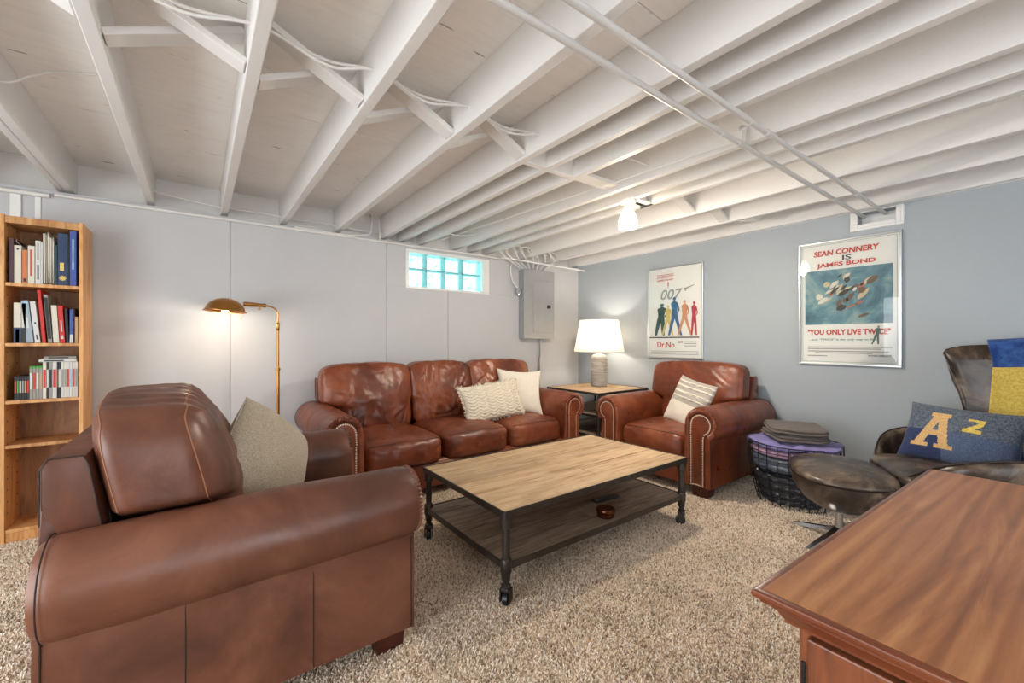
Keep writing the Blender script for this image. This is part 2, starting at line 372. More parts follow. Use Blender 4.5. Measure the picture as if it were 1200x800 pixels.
# batten at the far left of the back wall
bm = bmesh.new(); box(bm, -.90, -.855, -.012, 0, 0, WT-.03, .002, 1); build('batten', bm, M['white'], wb, smooth=False)
bm = bmesh.new(); box(bm, -.80, -.775, -.008, 0, 0, WT-.03, .002, 1); build('batten', bm, M['white'], wb, smooth=False)
# right wall
wr = empty('wall_right', (XR, 0, 0)); tag(wr, 'smooth blue grey painted wall with the two posters', kind='structure')
VY0, VY1, VZ0, VZ1 = .742, .955, 1.975, 2.06
bm = bmesh.new()
box(bm, 0, .1, YF, VY0, 0, 2.085); box(bm, 0, .1, VY1, YB+.2, 0, 2.085); box(bm, 0, .1, VY0, VY1, 0, VZ0); box(bm, 0, .1, VY0, VY1, VZ1, 2.085)
build('wall_face', bm, M['wall_blue'], wr, smooth=False)
for y0, y1 in ((YF, .45), (.452, 1.9), (1.902, YB+.15)):
    bm = bmesh.new(); box(bm, .01, .1, y0, y1, 2.087, 2.2, .002, 1); build('sill_plate', bm, M['joist'], wr, smooth=False)
bm = bmesh.new(); box(bm, .05, .12, YF, YB+.15, 2.2, DZ+.03); build('rim_board', bm, M['joist'], wr, smooth=False)
bm = bmesh.new(); box(bm, -.006, .02, YF, YB, 2.078, 2.09, .002, 1); build('caulk_strip', bm, M['white'], wr, smooth=False)
# unseen left and front walls, closed, with frames added round the fill lights
for nm, a in (('wall_left', (XL-.1, XL, YF, YB)), ('wall_front', (XL, XR, YF-.1, YF))):
    bm = bmesh.new(); box(bm, a[0], a[1], a[2], a[3], 0, DZ+.03)
    tag(build(nm, bm, M['wall_white'], smooth=False), 'plain white painted wall', kind='structure')
def fill_frame(name, label, M4, w_, h_):  # invented white surround for an added fill light, out of view
    bm = bmesh.new()
    for a in ((-w_/2-.07, -w_/2, 0, h_+.1), (w_/2, w_/2+.07, 0, h_+.1), (-w_/2, w_/2, 0, .1), (-w_/2, w_/2, h_+.03, h_+.1)): box(bm, a[0], a[1], 0, .09, a[2], a[3], .003, 1)
    bm.transform(M4); tag(build(name, bm, M['white'], smooth=False), label, kind='structure')
fill_frame('fill_frame_1', 'white frame added around the fill light behind the viewer', Matrix.Translation((.9, YF, 0)), 3.04, 1.9)
fill_frame('fill_frame_2', 'white frame added around the fill light at the left wall', Matrix.Translation((XL, .7, 0)) @ Matrix.Rotation(-PI/2, 4, 'Z'), 2.84, 1.9)
# ceiling: deck boards, joists, bridging
ce = empty('ceiling', (0, 0, DZ)); tag(ce, 'white painted open joist ceiling under a boarded deck', kind='structure')
bm = bmesh.new(); box(bm, XL-.1, XR+.1, YF-.1, YB+.2, .02, .06); build('deck_base', bm, M['deck'], ce, smooth=False)
ys = [YF-.1, -1.6, .35, 2.42, YB+.2]; xs_ = [XL-.1, -1.06, .18, 1.0, 1.41, 2.2, 3.04, XR+.1]
for i in range(len(xs_)-1):
    for j in range(len(ys)-1):
        off = (.55 if i % 2 else 0)
        y0 = ys[j]+(off if j else 0); y1 = ys[j+1]+(off if j < len(ys)-2 else 0)
        bm = bmesh.new(); box(bm, xs_[i]+.0015, xs_[i+1]-.0015, y0+.0015, y1-.0015, 0, .02, .001, 1)
        o = build('deck_board', bm, M['deck'], ce, smooth=False)
TJ = .045
def joist(x, y0=YF-.05, y1=YB+.15, wd=TJ, tilt=0):
    """x is the right lower edge."""
    bm = bmesh.new(); box(bm, -wd, 0, 0, y1-y0, 0, DZ-JB, .004, 2)
    return build('joist', bm, M['joist'], ce, (x, y0, JB-DZ), (0, 0, tilt), smooth=False)
JX = [-2.29, -1.88, -1.46, -1.05, -.64, -.245, .18, .58, 1.0, 1.41, 1.80, 2.17, 2.57, 3.04, 3.46]
for x in JX:
    joist(x, wd=.045)
joist(-.687, wd=.035); joist(1.585, wd=.04); joist(2.375, wd=.04)
joist(3.895, wd=.035)
# bridging struts between the joists
def strut(xa, xb, y, up):
    """diagonal strip between joists xa (right face) and xb (left face)."""
    a = Vector((xa, 0, -.02 if up else JB-DZ+.02)); b_ = Vector((xb-TJ, 0, JB-DZ+.02 if up else -.02)); d = b_-a; L = d.length
    bm = bmesh.new(); box(bm, 0, L, -.038, .038, -.012, .012, .002, 1)
    o = build('bridging_strut', bm, M['joist'], ce, (xa, y, a.z), (0, -math.atan2(d.z, d.x), 0), smooth=False); return o
for k in range(3, 9):
    yo = 1.80+.02*(k % 2)
    strut(JX[k], JX[k+1], yo-.05, True); strut(JX[k], JX[k+1], yo+.05, False)
for xa, xb, y in ((2.57, 3.04, 1.78), (3.04, 3.46, 1.74)):
    strut(xa, xb, y-.04, True); strut(xa, xb, y+.04, False)
# solid blocking and the mounting board
def block(x0, x1, y0, y1, z0, z1, name='blocking'):
    bm = bmesh.new(); box(bm, x0, x1, y0, y1, z0-DZ, z1-DZ, .003, 1); return build(name, bm, M['joist'], ce, smooth=False)
block(1.41, 1.545, 1.75, 1.79, JB, DZ-.02); block(1.585, 1.755, 1.75, 1.79, JB, DZ-.02)
block(1.80, 2.125, 1.72, 1.82, JB+.02, JB+.042); block(2.375, 2.525, 1.80, 1.84, JB, DZ-.02)
# ------------------------------------------------------------------ glass block window
wn = empty('window_1', (0, YB, 0)); tag(wn, 'small white framed window of eight glass blocks high on the back wall', kind='structure')
bm = bmesh.new()
for a in ((1.5745, 1.608, 1.6505, 2.004), (2.44, 2.5255, 1.6505, 2.004), (1.5745, 2.5255, 1.629, 1.650), (1.6085, 2.4395, 1.975, 2.004)):
    box(bm, a[0], a[1], -.008, .15, a[2], a[3], .002, 1)
build('window_frame', bm, M['white'], wn, smooth=False)
gx = [1.608, 1.807, 2.013, 2.217, 2.44]; gz = [1.650, 1.828, 1.975]
bm = bmesh.new()
for x in gx[1:-1]: box(bm, x-.0045, x+.0045, .035, .13, 1.65, 1.975)
box(bm, 1.608, 2.44, .035, .13, 1.8235, 1.8325); build('mortar_joint', bm, plain('grey mortar', C(150, 176, 178), .8), wn, smooth=False)
for i in range(4):
    for j in range(2):
        bm = bmesh.new(); box(bm, gx[i]+.0045, gx[i+1]-.0045, .03, .125, gz[j]+.0045, gz[j+1]-.0045, .012, 3); build('glass_block', bm, M['block'], wn)
# ------------------------------------------------------------------ pipes, cables
def pipe(pts, r, label, name='pipe', m='pipe', cat='pipe', group=None, n=12):
    bm = bmesh.new(); tube(bm, pts, r, n); return tag(build(name, bm, M[m]), label, cat, group)
def big_pipe(y, x0, x1, z, label):
    e = empty('conduit_pipe', (x0, y, z), 0, label, 'pipe')
    bm = bmesh.new(); tube(bm, [(0, 0, 0), (x1-x0, 0, 0)], .0125, 14); build('pipe', bm, M['pipe'], e)
    for x in (1.85, 3.28):
        if x > x0:
            bm = bmesh.new(); tube(bm, curve_pts([(x-x0, -.013, -.01), (x-x0, 0, -.016), (x-x0, .014, 0), (x-x0+.005, .016, .05)], 5), .0022, 6); build('hanger_wire', bm, M['cable'], e)
    bm = bmesh.new(); tube(bm, [(2.03-x0-.02, 0, 0), (2.03-x0+.03, 0, 0)], .0155, 14); build('coupling', bm, M['pipe'], e)
    return e
p1 = big_pipe(.955-.02, -2.38, 3.97, 2.045, 'painted steel pipe under the joists, the one nearer the back wall')
p2 = big_pipe(.795+.02, -2.38, 3.97, 2.045, 'painted steel pipe under the joists, the one farther from the back wall')
bm = bmesh.new(); tube(bm, [(2.07+2.38, 0, .01), (2.07+2.38, .0, .075), ], .011, 12); tube(bm, [(2.07+2.38, 0, .075), (2.07+2.38+.02, .02, .1)], .014, 12); build('riser_elbow', bm, M['pipe'], p1)
# run along the wall top
e = tag(empty('wall_conduit', (0, 3.785, 2.03)), 'thin white pipe running along the top of the white wall', 'pipe')
bm = bmesh.new(); tube(bm, [(-.715, 0, .0), (1.3, 0, .0), (3.2, 0, .008)], .0105, 10); build('pipe', bm, M['cable'], e)
bm = bmesh.new(); tube(bm, [(-2.3, .0, -.015), (-.735, 0, -.012)], .014, 10); build('pipe', bm, M['cable'], e)
pipe([(2.62, 3.70, 2.03), (3.2, 3.655, 2.01), (3.80, 3.60, 1.985)], .008, 'thin white rod crossing above the grey electrical panel to the corner', 'rod', 'white', 'rod')
# cables through the joists beside the bridging
for q, (dy, dz, lab) in enumerate(((0, 0, 'lower painted cable threaded through the joists beside the cross bridging'), (.035, .02, 'upper painted cable threaded through the joists beside the cross bridging'))):
    pts = []
    for x in (-.245, .18, .56, .98, 1.39):
        pts += [(x-.02, 1.60+dy, 2.155+dz)]
        if x < 1.3: pts += [(x+.2, 1.60+dy+.02, 2.14+dz-.02*(q == 0))]
    pipe(curve_pts([(-.66, 1.62+dy, 2.2), (-.45, 1.61+dy, 2.18)]+pts, 6), .0055, lab, 'cable', 'cable', 'cable', n=8)
pipe(curve_pts([(-.25, 3.74, 2.14), (.0, 3.82, 2.135), (.17, 3.82, 2.12), (.4, 3.83, 2.135), (.58, 3.82, 2.12), (.8, 3.83, 2.13), (.99, 3.82, 2.12), (1.2, 3.84, 2.12), (1.40, 3.82, 2.115)], 6), .006, 'painted cable sagging between joist ends along the back rim', 'cable', 'cable', 'cable', n=8)
pipe(curve_pts([(.62, 3.775, 2.045), (.95, 3.77, 2.04), (1.15, 3.77, 2.055), (1.24, 3.79, 2.10), (1.26, 3.8, 2.2), (1.26, 3.86, 2.28)], 6), .0075, 'painted cable curving up the rim beside the window', 'cable', 'cable', 'cable', n=8)
pipe(curve_pts([(1.325, 3.8, 2.03), (1.32, 3.78, 2.12), (1.325, 3.83, 2.28)], 6), .006, 'straight painted cable rising to the deck beside the window', 'cable', 'cable', 'cable', n=8)
pipe(curve_pts([(-1.0, 2.2, 2.22), (-.72, 2.35, 2.13), (-.62, 2.5, 2.13), (-.55, 2.58, 2.22), (-.48, 2.62, 2.28), (-.25, 2.5, 2.285)], 6), .0045, 'thin painted cable looping over the left double joist', 'cable', 'cable', 'cable', n=8)
pipe([(1.85, 3.6, 2.085), (2.09, 1.0, 2.088)], .003, 'thin wire strung between joists before the hanging lamp', 'wire', 'cable', 'wire', n=6)
pipe(curve_pts([(1.80, 3.5, 2.125), (2.0, 3.45, 2.115), (2.10, 3.4, 2.135)], 5), .005, 'short painted cable crossing a joist bay above the window', 'cable', 'cable', 'cable', n=8)
pipe(curve_pts([(2.13, 1.50, 2.15), (2.0, 1.53, 2.17), (1.82, 1.6, 2.2)], 5), .006, 'short painted cable in the joist bay before the hanging lamp', 'cable', 'cable', 'cable', n=8)
# tangle over the panel
random.seed(3)
for k in range(8):
    x = 2.62+k*.105; s = random.uniform(.05, .1)
    pts = [(2.9+.05*k, 3.74, 1.95), (x, 3.70-random.random()*.04, 2.06), (x-s, 3.66, 2.12+random.random()*.04), (x+.02, 3.62+random.random()*.06, 2.16), (x+s, 3.68, 2.10), (x+s*1.6, 3.72, 2.14), (x+.15, 3.84, 2.2)]
    pipe(curve_pts(pts, 6), .0065, ['tight loop of white cable over the left corner of the panel', 'white cable arching just right of the panel left edge', 'white cable arching third from the panel left edge', 'white cable arching above the left half of the panel', 'white cable arching above the panel middle', 'white cable arching above the right half of the panel', 'white cable looping past the panel right edge', 'white cable looping farthest right of the panel, nearest the corner'][k], 'cable', 'cable', 'cable', 'cables over the electrical panel', n=7)
# junction box at the right wall top
jb = tag(empty('junction_box', (3.46, 1.63, 2.10)), 'white junction box with loose wires below a joist by the right wall', 'box')
bm = bmesh.new(); box(bm, 0, .11, -.05, .05, 0, .045, .004, 2); build('box_body', bm, M['white'], jb)
for k in range(3):
    bm = bmesh.new(); tube(bm, curve_pts([(.02+.03*k, .0, .01), (-.02+.04*k, -.06-.03*k, -.03), (.03+.03*k, -.16, .0), (.02, -.2-.02*k, .06)], 5), .0035, 6); build('wire', bm, M['cable'], jb)
# ------------------------------------------------------------------ opening frame in the right wall for the pipes
vf = tag(empty('wall_vent_frame', (XR, 0, 0)), 'white frame around the hole where the two pipes enter the right wall', 'frame')
bm = bmesh.new()
for a in ((.70, VY0, 1.932, 2.07), (VY1, .998, 1.932, 2.07), (VY0, VY1, 1.932, VZ0), (VY0, VY1, 2.058, 2.07)): box(bm, -.016, .004, a[0], a[1], a[2], a[3], .003, 1)
for a in ((.716, VY0, 1.948, 2.06), (VY1, .984, 1.948, 2.06), (VY0, VY1, 1.948, VZ0)): box(bm, -.022, -.014, a[0], a[1], a[2], a[3], .003, 1)
build('frame', bm, M['white'], vf, smooth=False)
bm = bmesh.new(); box(bm, .09, .1, VY0-.01, VY1+.01, VZ0-.02, 2.08); build('back_panel', bm, M['white'], vf, smooth=False)

# ================================================================== LAMPS
# hanging ceiling lamp
cl = tag(empty('ceiling_lamp', (2.345, 1.82, JB)), 'lit frosted bell glass ceiling lamp on a white holder between joists', 'lamp')
bm = bmesh.new(); box(bm, -.03, .22, -.06, .06, .0, .012, .002, 1); build('mount_plate', bm, M['white'], cl, smooth=False)
bm = bmesh.new(); lathe(bm, [(0, 0), (.055, 0), (.057, -.012), (.05, -.022), (.028, -.026), (.026, -.06), (.03, -.065), (.0, -.066)], 28); build('lamp_holder', bm, M['white'], cl)
bm = bmesh.new(); prof = [(.026, -.055), (.03, -.062), (.042, -.085), (.054, -.115), (.061, -.145), (.063, -.17), (.060, -.185)]
lathe(bm, prof+[(r-.003, z) for r, z in prof[::-1]], 32); build('glass_shade', bm, M['frosted'], cl)
bm = bmesh.new(); lathe(bm, [(0, -.066), (.014, -.07), (.02, -.1), (.026, -.125), (.022, -.145), (0, -.155)], 20); build('light_bulb', bm, M['bulb'], cl)
point('ceiling_lamp_light', (0, 0, -.185), 44, (1, .90, .76), .035, cl)
# brass floor lamp
fl_ = tag(empty('floor_lamp', (.47, 3.52, 0)), 'antique brass pharmacy floor lamp with domed shade left of the sofa', 'lamp')
bm = bmesh.new(); lathe(bm, [(0, 0), (.125, 0), (.125, .012), (.1, .022), (.03, .03), (.014, .05), (0, .05)], 36); build('base', bm, M['brass'], fl_)
bm = bmesh.new(); tube(bm, [(0, 0, .04), (0, 0, .92)], .0115, 14); tube(bm, [(0, 0, .9), (0, 0, 1.27)], .0085, 14); lathe(bm, [(.0115, .905), (.017, .91), (.017, .922), (.0085, .927)], 16); lathe(bm, [(.0085, 1.2), (.012, 1.205), (.012, 1.255), (.0085, 1.26)], 16); build('pole', bm, M['brass'], fl_)
dirx = Vector((-1, -.12, 0)).normalized()
bm = bmesh.new(); tube(bm, curve_pts([(0, 0, 1.26), (0, 0, 1.33), dirx*.025+Vector((0, 0, 1.365)), dirx*.07+Vector((0, 0, 1.378)), dirx*.10+Vector((0, 0, 1.38))], 6), .006, 12); build('arm', bm, M['brass'], fl_)
bm = bmesh.new(); tube(bm, [dirx*.08+Vector((0, 0, 1.38)), dirx*.10+Vector((0, 0, 1.38)), dirx*.105+Vector((0, 0, 1.38)), dirx*.17+Vector((0, 0, 1.382)), dirx*.175+Vector((0, 0, 1.382)), dirx*.22+Vector((0, 0, 1.384))], lambda k: .012 if .1 < k < .5 else .016, 16)
tube(bm, [dirx*.12+Vector((0, .0, 1.37)), dirx*.12+Vector((0, 0, 1.345))], .007, 10); build('socket', bm, M['brass'], fl_)
sh = dirx*.325+Vector((0, 0, 1.335))
bm = bmesh.new(); pr_ = [(.001, .083), (.03, .08), (.06, .07), (.09, .05), (.108, .025), (.118, 0), (.128, -.006), (.128, -.009)]
lathe(bm, pr_+[(max(r-.003, 0), z-.003) for r, z in pr_[::-1]], 36); o = build('lamp_shade', bm, M['brass'], fl_, sh, (0, .06, 0))
bm = bmesh.new(); tube(bm, [sh+Vector((.09, 0, -.01)), sh+Vector((.09, 0, -.05))], .0012, 6); lathe(bm, [(0, -.002), (.004, -.006), (.004, -.012), (0, -.014)], 10, 0, 0)
for vv in bm.verts:
    if vv.co.z < 0: vv.co += sh+Vector((.09, 0, -.045))
build('pull_chain', bm, M['brass'], fl_)
bm = bmesh.new(); lathe(bm, [(0, -.02), (.022, -.005), (.026, .015), (.018, .04), (0, .05)], 20); build('light_bulb', bm, M['bulb'], fl_, sh)
point('floor_lamp_light', sh+Vector((0, 0, -.03)), 3.2, (1, .86, .68), .03, fl_)

# ================================================================== SEATING
AZ, AR = .528, .125
def seating(kind, label, cat, loc, rz, n, m, seed=0, wide=.6, near=False):
    r = empty(kind, loc, rz, label, cat); W = wide*n; D = .94
    mt = M[m]
    # arms
    for s in (-1, 1):
        x0 = s*W/2
        prof = [(0, .085), (0, .2), (0, .32), (0, .43)]
        for k in range(0, 25): a = PI-k*(PI+1.02)/24; prof.append((.125+AR*math.cos(a), AZ+AR*math.sin(a)))
        prof += [(.19, .36), (.19, .27), (.19, .18), (.19, .085)]
        bm = bmesh.new(); rows = []; NS = 30
        for k in range(NS+1):
            t_ = k/NS; y = t_*D
            e_ = min(t_, 1-t_)*D; rd = 1-.14*max(0, 1-e_/.035)**2 if t_ > .5 else 1-.05*max(0, 1-e_/.02)**2
            row = []
            for (px, pz) in prof:
                qx, qz = px, pz
                if pz > .40:
                    swell = 1+.05*math.sin(PI*min(1, t_*1.1))
                    qx = .125+(px-.125)*rd*swell; qz = AZ+(pz-AZ)*rd*swell-.012*t_
                    nn = fbm(Vector((qx*4+seed, y*5, qz*4+s*3)), 3)*.005; qz += nn
                else:
                    qx = px+(.004*math.sin(PI*((t_*3) % 1)) if px > .1 and .1 < pz < .4 else 0)*(1 if near else .5)
                row.append(bm.verts.new((x0+s*qx, y, qz)))
            rows.append(row)
        L = len(prof)
        for a, b in zip(rows[:-1], rows[1:]):
            for i in range(L):
                j = (i+1) % L; bm.faces.new((a[i], a[j], b[j], b[i]))
        bm.faces.new(rows[0]); bm.faces.new(rows[-1][::-1])
        arm = build('arm', bm, mt, r)
        # pleated band round the scroll
        path = [(.021, .09), (.021, .2), (.021, .35), (.021, .45)]+[(.125+(AR-.024)*math.cos(PI-k*(PI+.95)/26), AZ+(AR-.024)*math.sin(PI-k*(PI+.95)/26)) for k in range(0, 27)]
        pts = curve_pts([Vector((x0+s*p[0], -.004, p[1])) for p in path], 4)
        bm = bmesh.new(); NP = len(pts)
        tube(bm, pts, lambda k: .0185*(1+(.2*math.sin(k*260) if k > .2 else 0)), 10)
        for v in bm.verts: v.co.y = -.004+(v.co.y+.004)*.75
        build('pleated_band', bm, mt, arm)
        # cane shaped panel with nails
        cane = [(.045, .095), (.045, AZ)]+[(.125+.078*math.cos(PI-k*(PI+.85)/20), AZ+.078*math.sin(PI-k*(PI+.85)/20)) for k in range(1, 21)]+[(.155, .455), (.150, .43), (.150, .095)]
        bm = bmesh.new(); prism(bm, [(x0+s*p[0], p[1]) for p in cane], -.009, .004, 'y', .003); build('front_panel', bm, mt, arm)
        bm = bmesh.new(); cp = [Vector((p[0], 0, p[1])) for p in cane]; cp.append(cp[0]); acc = 0; cen = Vector((.1, 0, .4))
        for a, b in zip(cp[:-1], cp[1:]):
            seg = (b-a).length; d = (b-a)/max(seg, 1e-6); nrm = Vector((-d.z, 0, d.x))*-1
            while acc < seg:
                p = a+d*acc+nrm*-.0; q = Vector((x0+s*(p.x), -.0095, p.z)); cx_ = .0075
                c2 = Vector((.0975, 0, min(max(p.z, .12), AZ))) if p.z < .45 else Vector((.125, 0, AZ))
                inn = (c2-p).normalized()*.008; q += Vector((s*inn.x, 0, inn.z))
                vs = []
                for i in range(6): vs.append(bm.verts.new(q+Vector((.0056*math.cos(i*PI/3), 0, .0056*math.sin(i*PI/3)))))
                tp = bm.verts.new(q+Vector((0, -.0035, 0)))
                for i in range(6): bm.faces.new((vs[i], vs[(i+1) % 6], tp))
                acc += .0145
            acc -= seg
        tag(build('nailhead_trim', bm, M['nail'], arm), 'row of small antique nailheads', kind='stuff')
        # welt seams down the outer side panel
        for t_, r_ in ((.36, .0016), (.70, .0016), (.012, .0022), (.985, .0022)) if near else ((.45, .0016), (.012, .0022), (.985, .0022)):
            bm = bmesh.new(); tube(bm, [(x0+s*.1912, t_*D, .09), (x0+s*.1912, t_*D, .415)], r_, 6); build('welt_seam', bm, M['welt'], arm)
        pp = [Vector((x0+s*(.125+(AR*1.0+.0005)*math.cos(a)), D-.018, AZ-.012+(AR*1.0)*math.sin(a))) for a in [PI-k*(PI+1.0)/30 for k in range(31)]]
        bm = bmesh.new(); tube(bm, pp, .0018, 6)
        build('welt_seam', bm, M['welt'], arm)
    # feet
    for sx in (-1, 1):
        for y in (.0, D-.14):
            bm = bmesh.new(); xx = sx*(W/2+.10); b = bmesh.new()
            box(bm, xx-.06, xx+.06, y+.02, y+.13, 0, .09, .006, 2)
            for v in bm.verts:
                if v.co.z < .04: v.co.x = xx+(v.co.x-xx)*.88; v.co.y = (y+.075)+(v.co.y-y-.075)*.88
            build('foot', bm, M['foot'], r)
    # base and front rail
    bm = bmesh.new(); box(bm, -W/2+.002, W/2-.002, .03, D-.02, .07, .26, .02, 3)
    build('base', bm, mt, r)
    bm = bmesh.new(); box(bm, -W/2+.004, W/2-.004, .012, .05, .075, .245, .012, 3); build('front_rail', bm, mt, r)
    # back frame: leaning front face, flat rear
    hw = W/2+.10
    bm = bmesh.new()
    prism(bm, [(D-.11, .62), (D-.03, .62), (D+.005, .70), (D+.005, .80), (D-.006, .825), (D-.075, .825), (D-.085, .80)], -hw, hw, 'x', .008)
    prism(bm, [(D-.16, .2), (D-.0, .1), (D+.004, .64), (D-.11, .64)], -W/2+.003, W/2-.003, 'x', .006)
    prism(bm, [(D-.02, .10), (D+.012, .10), (D+.03, .35), (D+.016, .7), (D-.02, .7)], -W/2-.05, W/2+.05, 'x', .006)
    bf = build('back_frame', bm, mt, r)
    for s in (-1, 1):
        bm = bmesh.new(); tube(bm, [(s*hw, D-.105, .64), (s*hw, D-.082, .80), (s*hw, D-.072, .826), (s*hw, D-.008, .826), (s*hw, D+.006, .80), (s*hw, D+.006, .66)], .0018, 8); build('welt_seam', bm, M['welt'], bf)
    # seat cushions
    for k in range(n):
        xc = -W/2+wide*(k+.5); hx = wide/2-.003; y0, y1 = -.005, D-.22; z0, z1 = .235, .425
        sd = seed+k*7.3; cr = .045 if n == 1 else (.04+.015*(k == 1))
        def f(c, y0=y0, y1=y1, xc=xc, hx=hx, sd=sd, cr=cr):
            u = pn(c, 7); x = u.x*hx; y = (y0+y1)/2+u.y*(y1-y0)/2; z = (z0+z1)/2+u.z*(z1-z0)/2
            g = max(0, (1-u.x**2))**.6*max(0, (1-(u.y*.96)**2))**.55
            if u.z > 0: z += cr*g*u.z
            if u.y < -.5: y -= .018*max(0, (1-u.x**2))*max(0, 1-u.z**2)
            p = Vector((x*7+sd, y*7, z*7)); d = .006*fbm(p, 3)
            if u.y < -.8: d += .004*math.sin(x*70+6*noise.noise(Vector((x*9+sd, 0, z*14))))*max(0, 1-u.z**2)
            return Vector((xc+x, y+(d*sgn(u.y) if abs(u.y) > .8 else 0), z+(d if u.z > .5 else 0)))
        sc = shaped('seat_cushion', f, mt, r, 26)
        bm = bmesh.new(); loop = []
        for i in range(40): loop.append(f(Vector((-1+2*i/39, -1, .93)))+Vector((0, -.001, .001)))
        tube(bm, loop, .0022, 6); build('piping', bm, M['welt'], sc)
        bm = bmesh.new(); loop = [f(Vector((-1+2*i/39, -1, -.93))) for i in range(40)]; tube(bm, loop, .0035, 6); build('piping', bm, M['welt'], sc)
    # back cushions
    for k in range(n):
        xc = -W/2+wide*(k+.5); h = .50; zb = .42
        L_ = -(wide/2+.003)-(.115 if k == 0 else 0); R_ = (wide/2+.003)+(.115 if k == n-1 else 0)
        random.seed(int(seed*10)+k*17); CR = []
        for _ in range(16 if n > 1 else (7 if not near else 9)):
            px, pz = random.uniform(-.34, .34), random.choice((random.uniform(.02, .12), random.uniform(.02, .45))); an = random.gauss(PI/2, .55); CR.append((px, pz, math.cos(an), math.sin(an), random.uniform(.06, .20), random.uniform(-2.5, 2.5), random.uniform(.5, 1)))
        sd = seed+k*11.7; amp = .011 if n > 1 else (.005 if not near else .008)
        def f(c, xc=xc, L_=L_, R_=R_, sd=sd, k=k, amp=amp, h=.49 if near else .50):
            u = pn(c, 9 if not near else 6); zz = (u.z+1)/2; z = zz*h
            lo = (wide/2-.012)
            tz = min(1, max(0, (z+zb-.60)/.07)); tz = tz*tz*(3-2*tz)
            a = lo+(abs(L_)-lo)*tz; b = lo+(R_-lo)*tz
            x = u.x*(b if u.x > 0 else a)
            hd = .118 if near else .07; y = u.y*hd
            g = max(0, 1-u.x**2)**.55*max(0, math.sin(PI*(zz*.9+.06)))**.6
            if u.y < 0: y -= (.095 if near else .06)*g*(-u.y)
            if u.z > 0: z += (.05 if near else .025)*max(0, 1-u.x**2)**.7*u.z
            y += -.02+(.20 if near else .17)*(z-.1)
            p = Vector((x*5+sd, z*3.2, y*5)); w1 = 1-abs(noise.noise(p+Vector((0, 0, .4*math.sin(x*6)))))*2
            w2 = fbm(Vector((x*9+z*7+sd, z*6-x*5, 1.3)), 3)
            d = amp*(.9*w1**3+.8*w2)
            for (px, pz, ca, sa, ln, cv, am) in CR:
                qx, qz = x-px, z-pz; al = qx*ca+qz*sa; ac = -qx*sa+qz*ca-cv*al*al
                if abs(al) < ln and abs(ac) < .12: fw = (1-(al/ln)**2); d += amp*1.1*am*fw*(-math.exp(-(ac/.008)**2)+.7*math.exp(-((ac-.022)/.018)**2))
            if near and u.z > .55: d += .0035*math.sin(x*95+5*noise.noise(Vector((x*8, y*9, 2))))*min(1, (u.z-.55)*4)
            d *= min(1, 3.5*(1-abs(u.x)))
            return Vector((xc+x, D-(.235 if near else .255)+y-d*(1 if u.y < 0 else 0), zb+z+(d*.6 if u.z > .7 else 0)))
        bc = shaped('back_cushion', f, mt, r, 64 if (near or n > 1) else 54)
        for yy in (-.78, .78):
            loop = []
            for (ax, az, bx_, bz) in ((-1, -1, -1, 1), (-1, 1, 1, 1), (1, 1, 1, -1)):
                for i in range(30):
                    t_ = i/30; loop.append(f(Vector((ax+(bx_-ax)*t_, yy, az+(bz-az)*t_))))
            bm = bmesh.new(); tube(bm, loop, .0022, 6); build('stitched_seam', bm, M['thread'] if near else mt, bc)
    return r
seating('leather_armchair', 'brown leather armchair in the left foreground, its rolled arm towards the viewer', 'armchair', (.63, 1.93, 0), PI/2, 1, 'leather_near', 1.0, near=True)
seating('leather_armchair', 'cognac leather armchair with nailhead trim against the blue grey wall', 'armchair', (2.85, 2.005, 0), -PI/2, 1, 'leather', 4.0)
seating('leather_sofa', 'three seat cognac leather sofa with creased back cushions along the white wall', 'sofa', (1.75, 2.75, 0), 0, 3, 'leather', 9.0, wide=.594)

# ------------------------------------------------------------------ throw pillows
def pillow(name, w_, h_, t_, mats, label, M4, res=(44, 44), pick=None, bumpf=None, pinch=.07, exp=.42, extra=None):
    nx, ny = res; V = []; F = []; mi = []; idx = {}
    def P(u, v, s):
        x = w_/2*u*(1-pinch*(1-v*v)); y = h_/2*v*(1-pinch*(1-u*u))
        g = max(0, (1-u*u)*(1-v*v)); z = s*t_/2*g**exp
        if bumpf: z += s*bumpf(u, v)*min(1, g*6)
        z += .006*noise.noise(Vector((u*2.2+t_*50, v*2.2, s)))
        return (x, y, z)
    for s in (1, -1):
        for i in range(nx+1):
            for j in range(ny+1):
                u = math.sin((i/nx*2-1)*PI/2*.96)/math.sin(PI/2*.96); v = math.sin((j/ny*2-1)*PI/2*.96)/math.sin(PI/2*.96)
                if s < 0 and (i in (0, nx) or j in (0, ny)): idx[(s, i, j)] = idx[(1, i, j)]; continue
                idx[(s, i, j)] = len(V); V.append(P(u, v, s))
    for s in (1, -1):
        for i in range(nx):
            for j in range(ny):
                q = [idx[(s, i, j)], idx[(s, i+1, j)], idx[(s, i+1, j+1)], idx[(s, i, j+1)]]
                F.append(q if s > 0 else q[::-1])
                u = (i+.5)/nx*2-1; v = (j+.5)/ny*2-1
                uu = math.sin(u*PI/2*.96)/math.sin(PI/2*.96); vv = math.sin(v*PI/2*.96)/math.sin(PI/2*.96)
                mi.append(pick(uu, vv, s) if pick else 0)
    me = bpy.data.meshes.new(name); me.from_pydata(V, [], F); me.polygons.foreach_set('use_smooth', [True]*len(F)); me.update()
    o = link('cover', me, mats, None); me.polygons.foreach_set('material_index', mi)
    e = empty(name, (0, 0, 0), 0, label, 'pillow'); o.parent = e; e.matrix_world = M4
    if extra: extra(e, P)
    return e
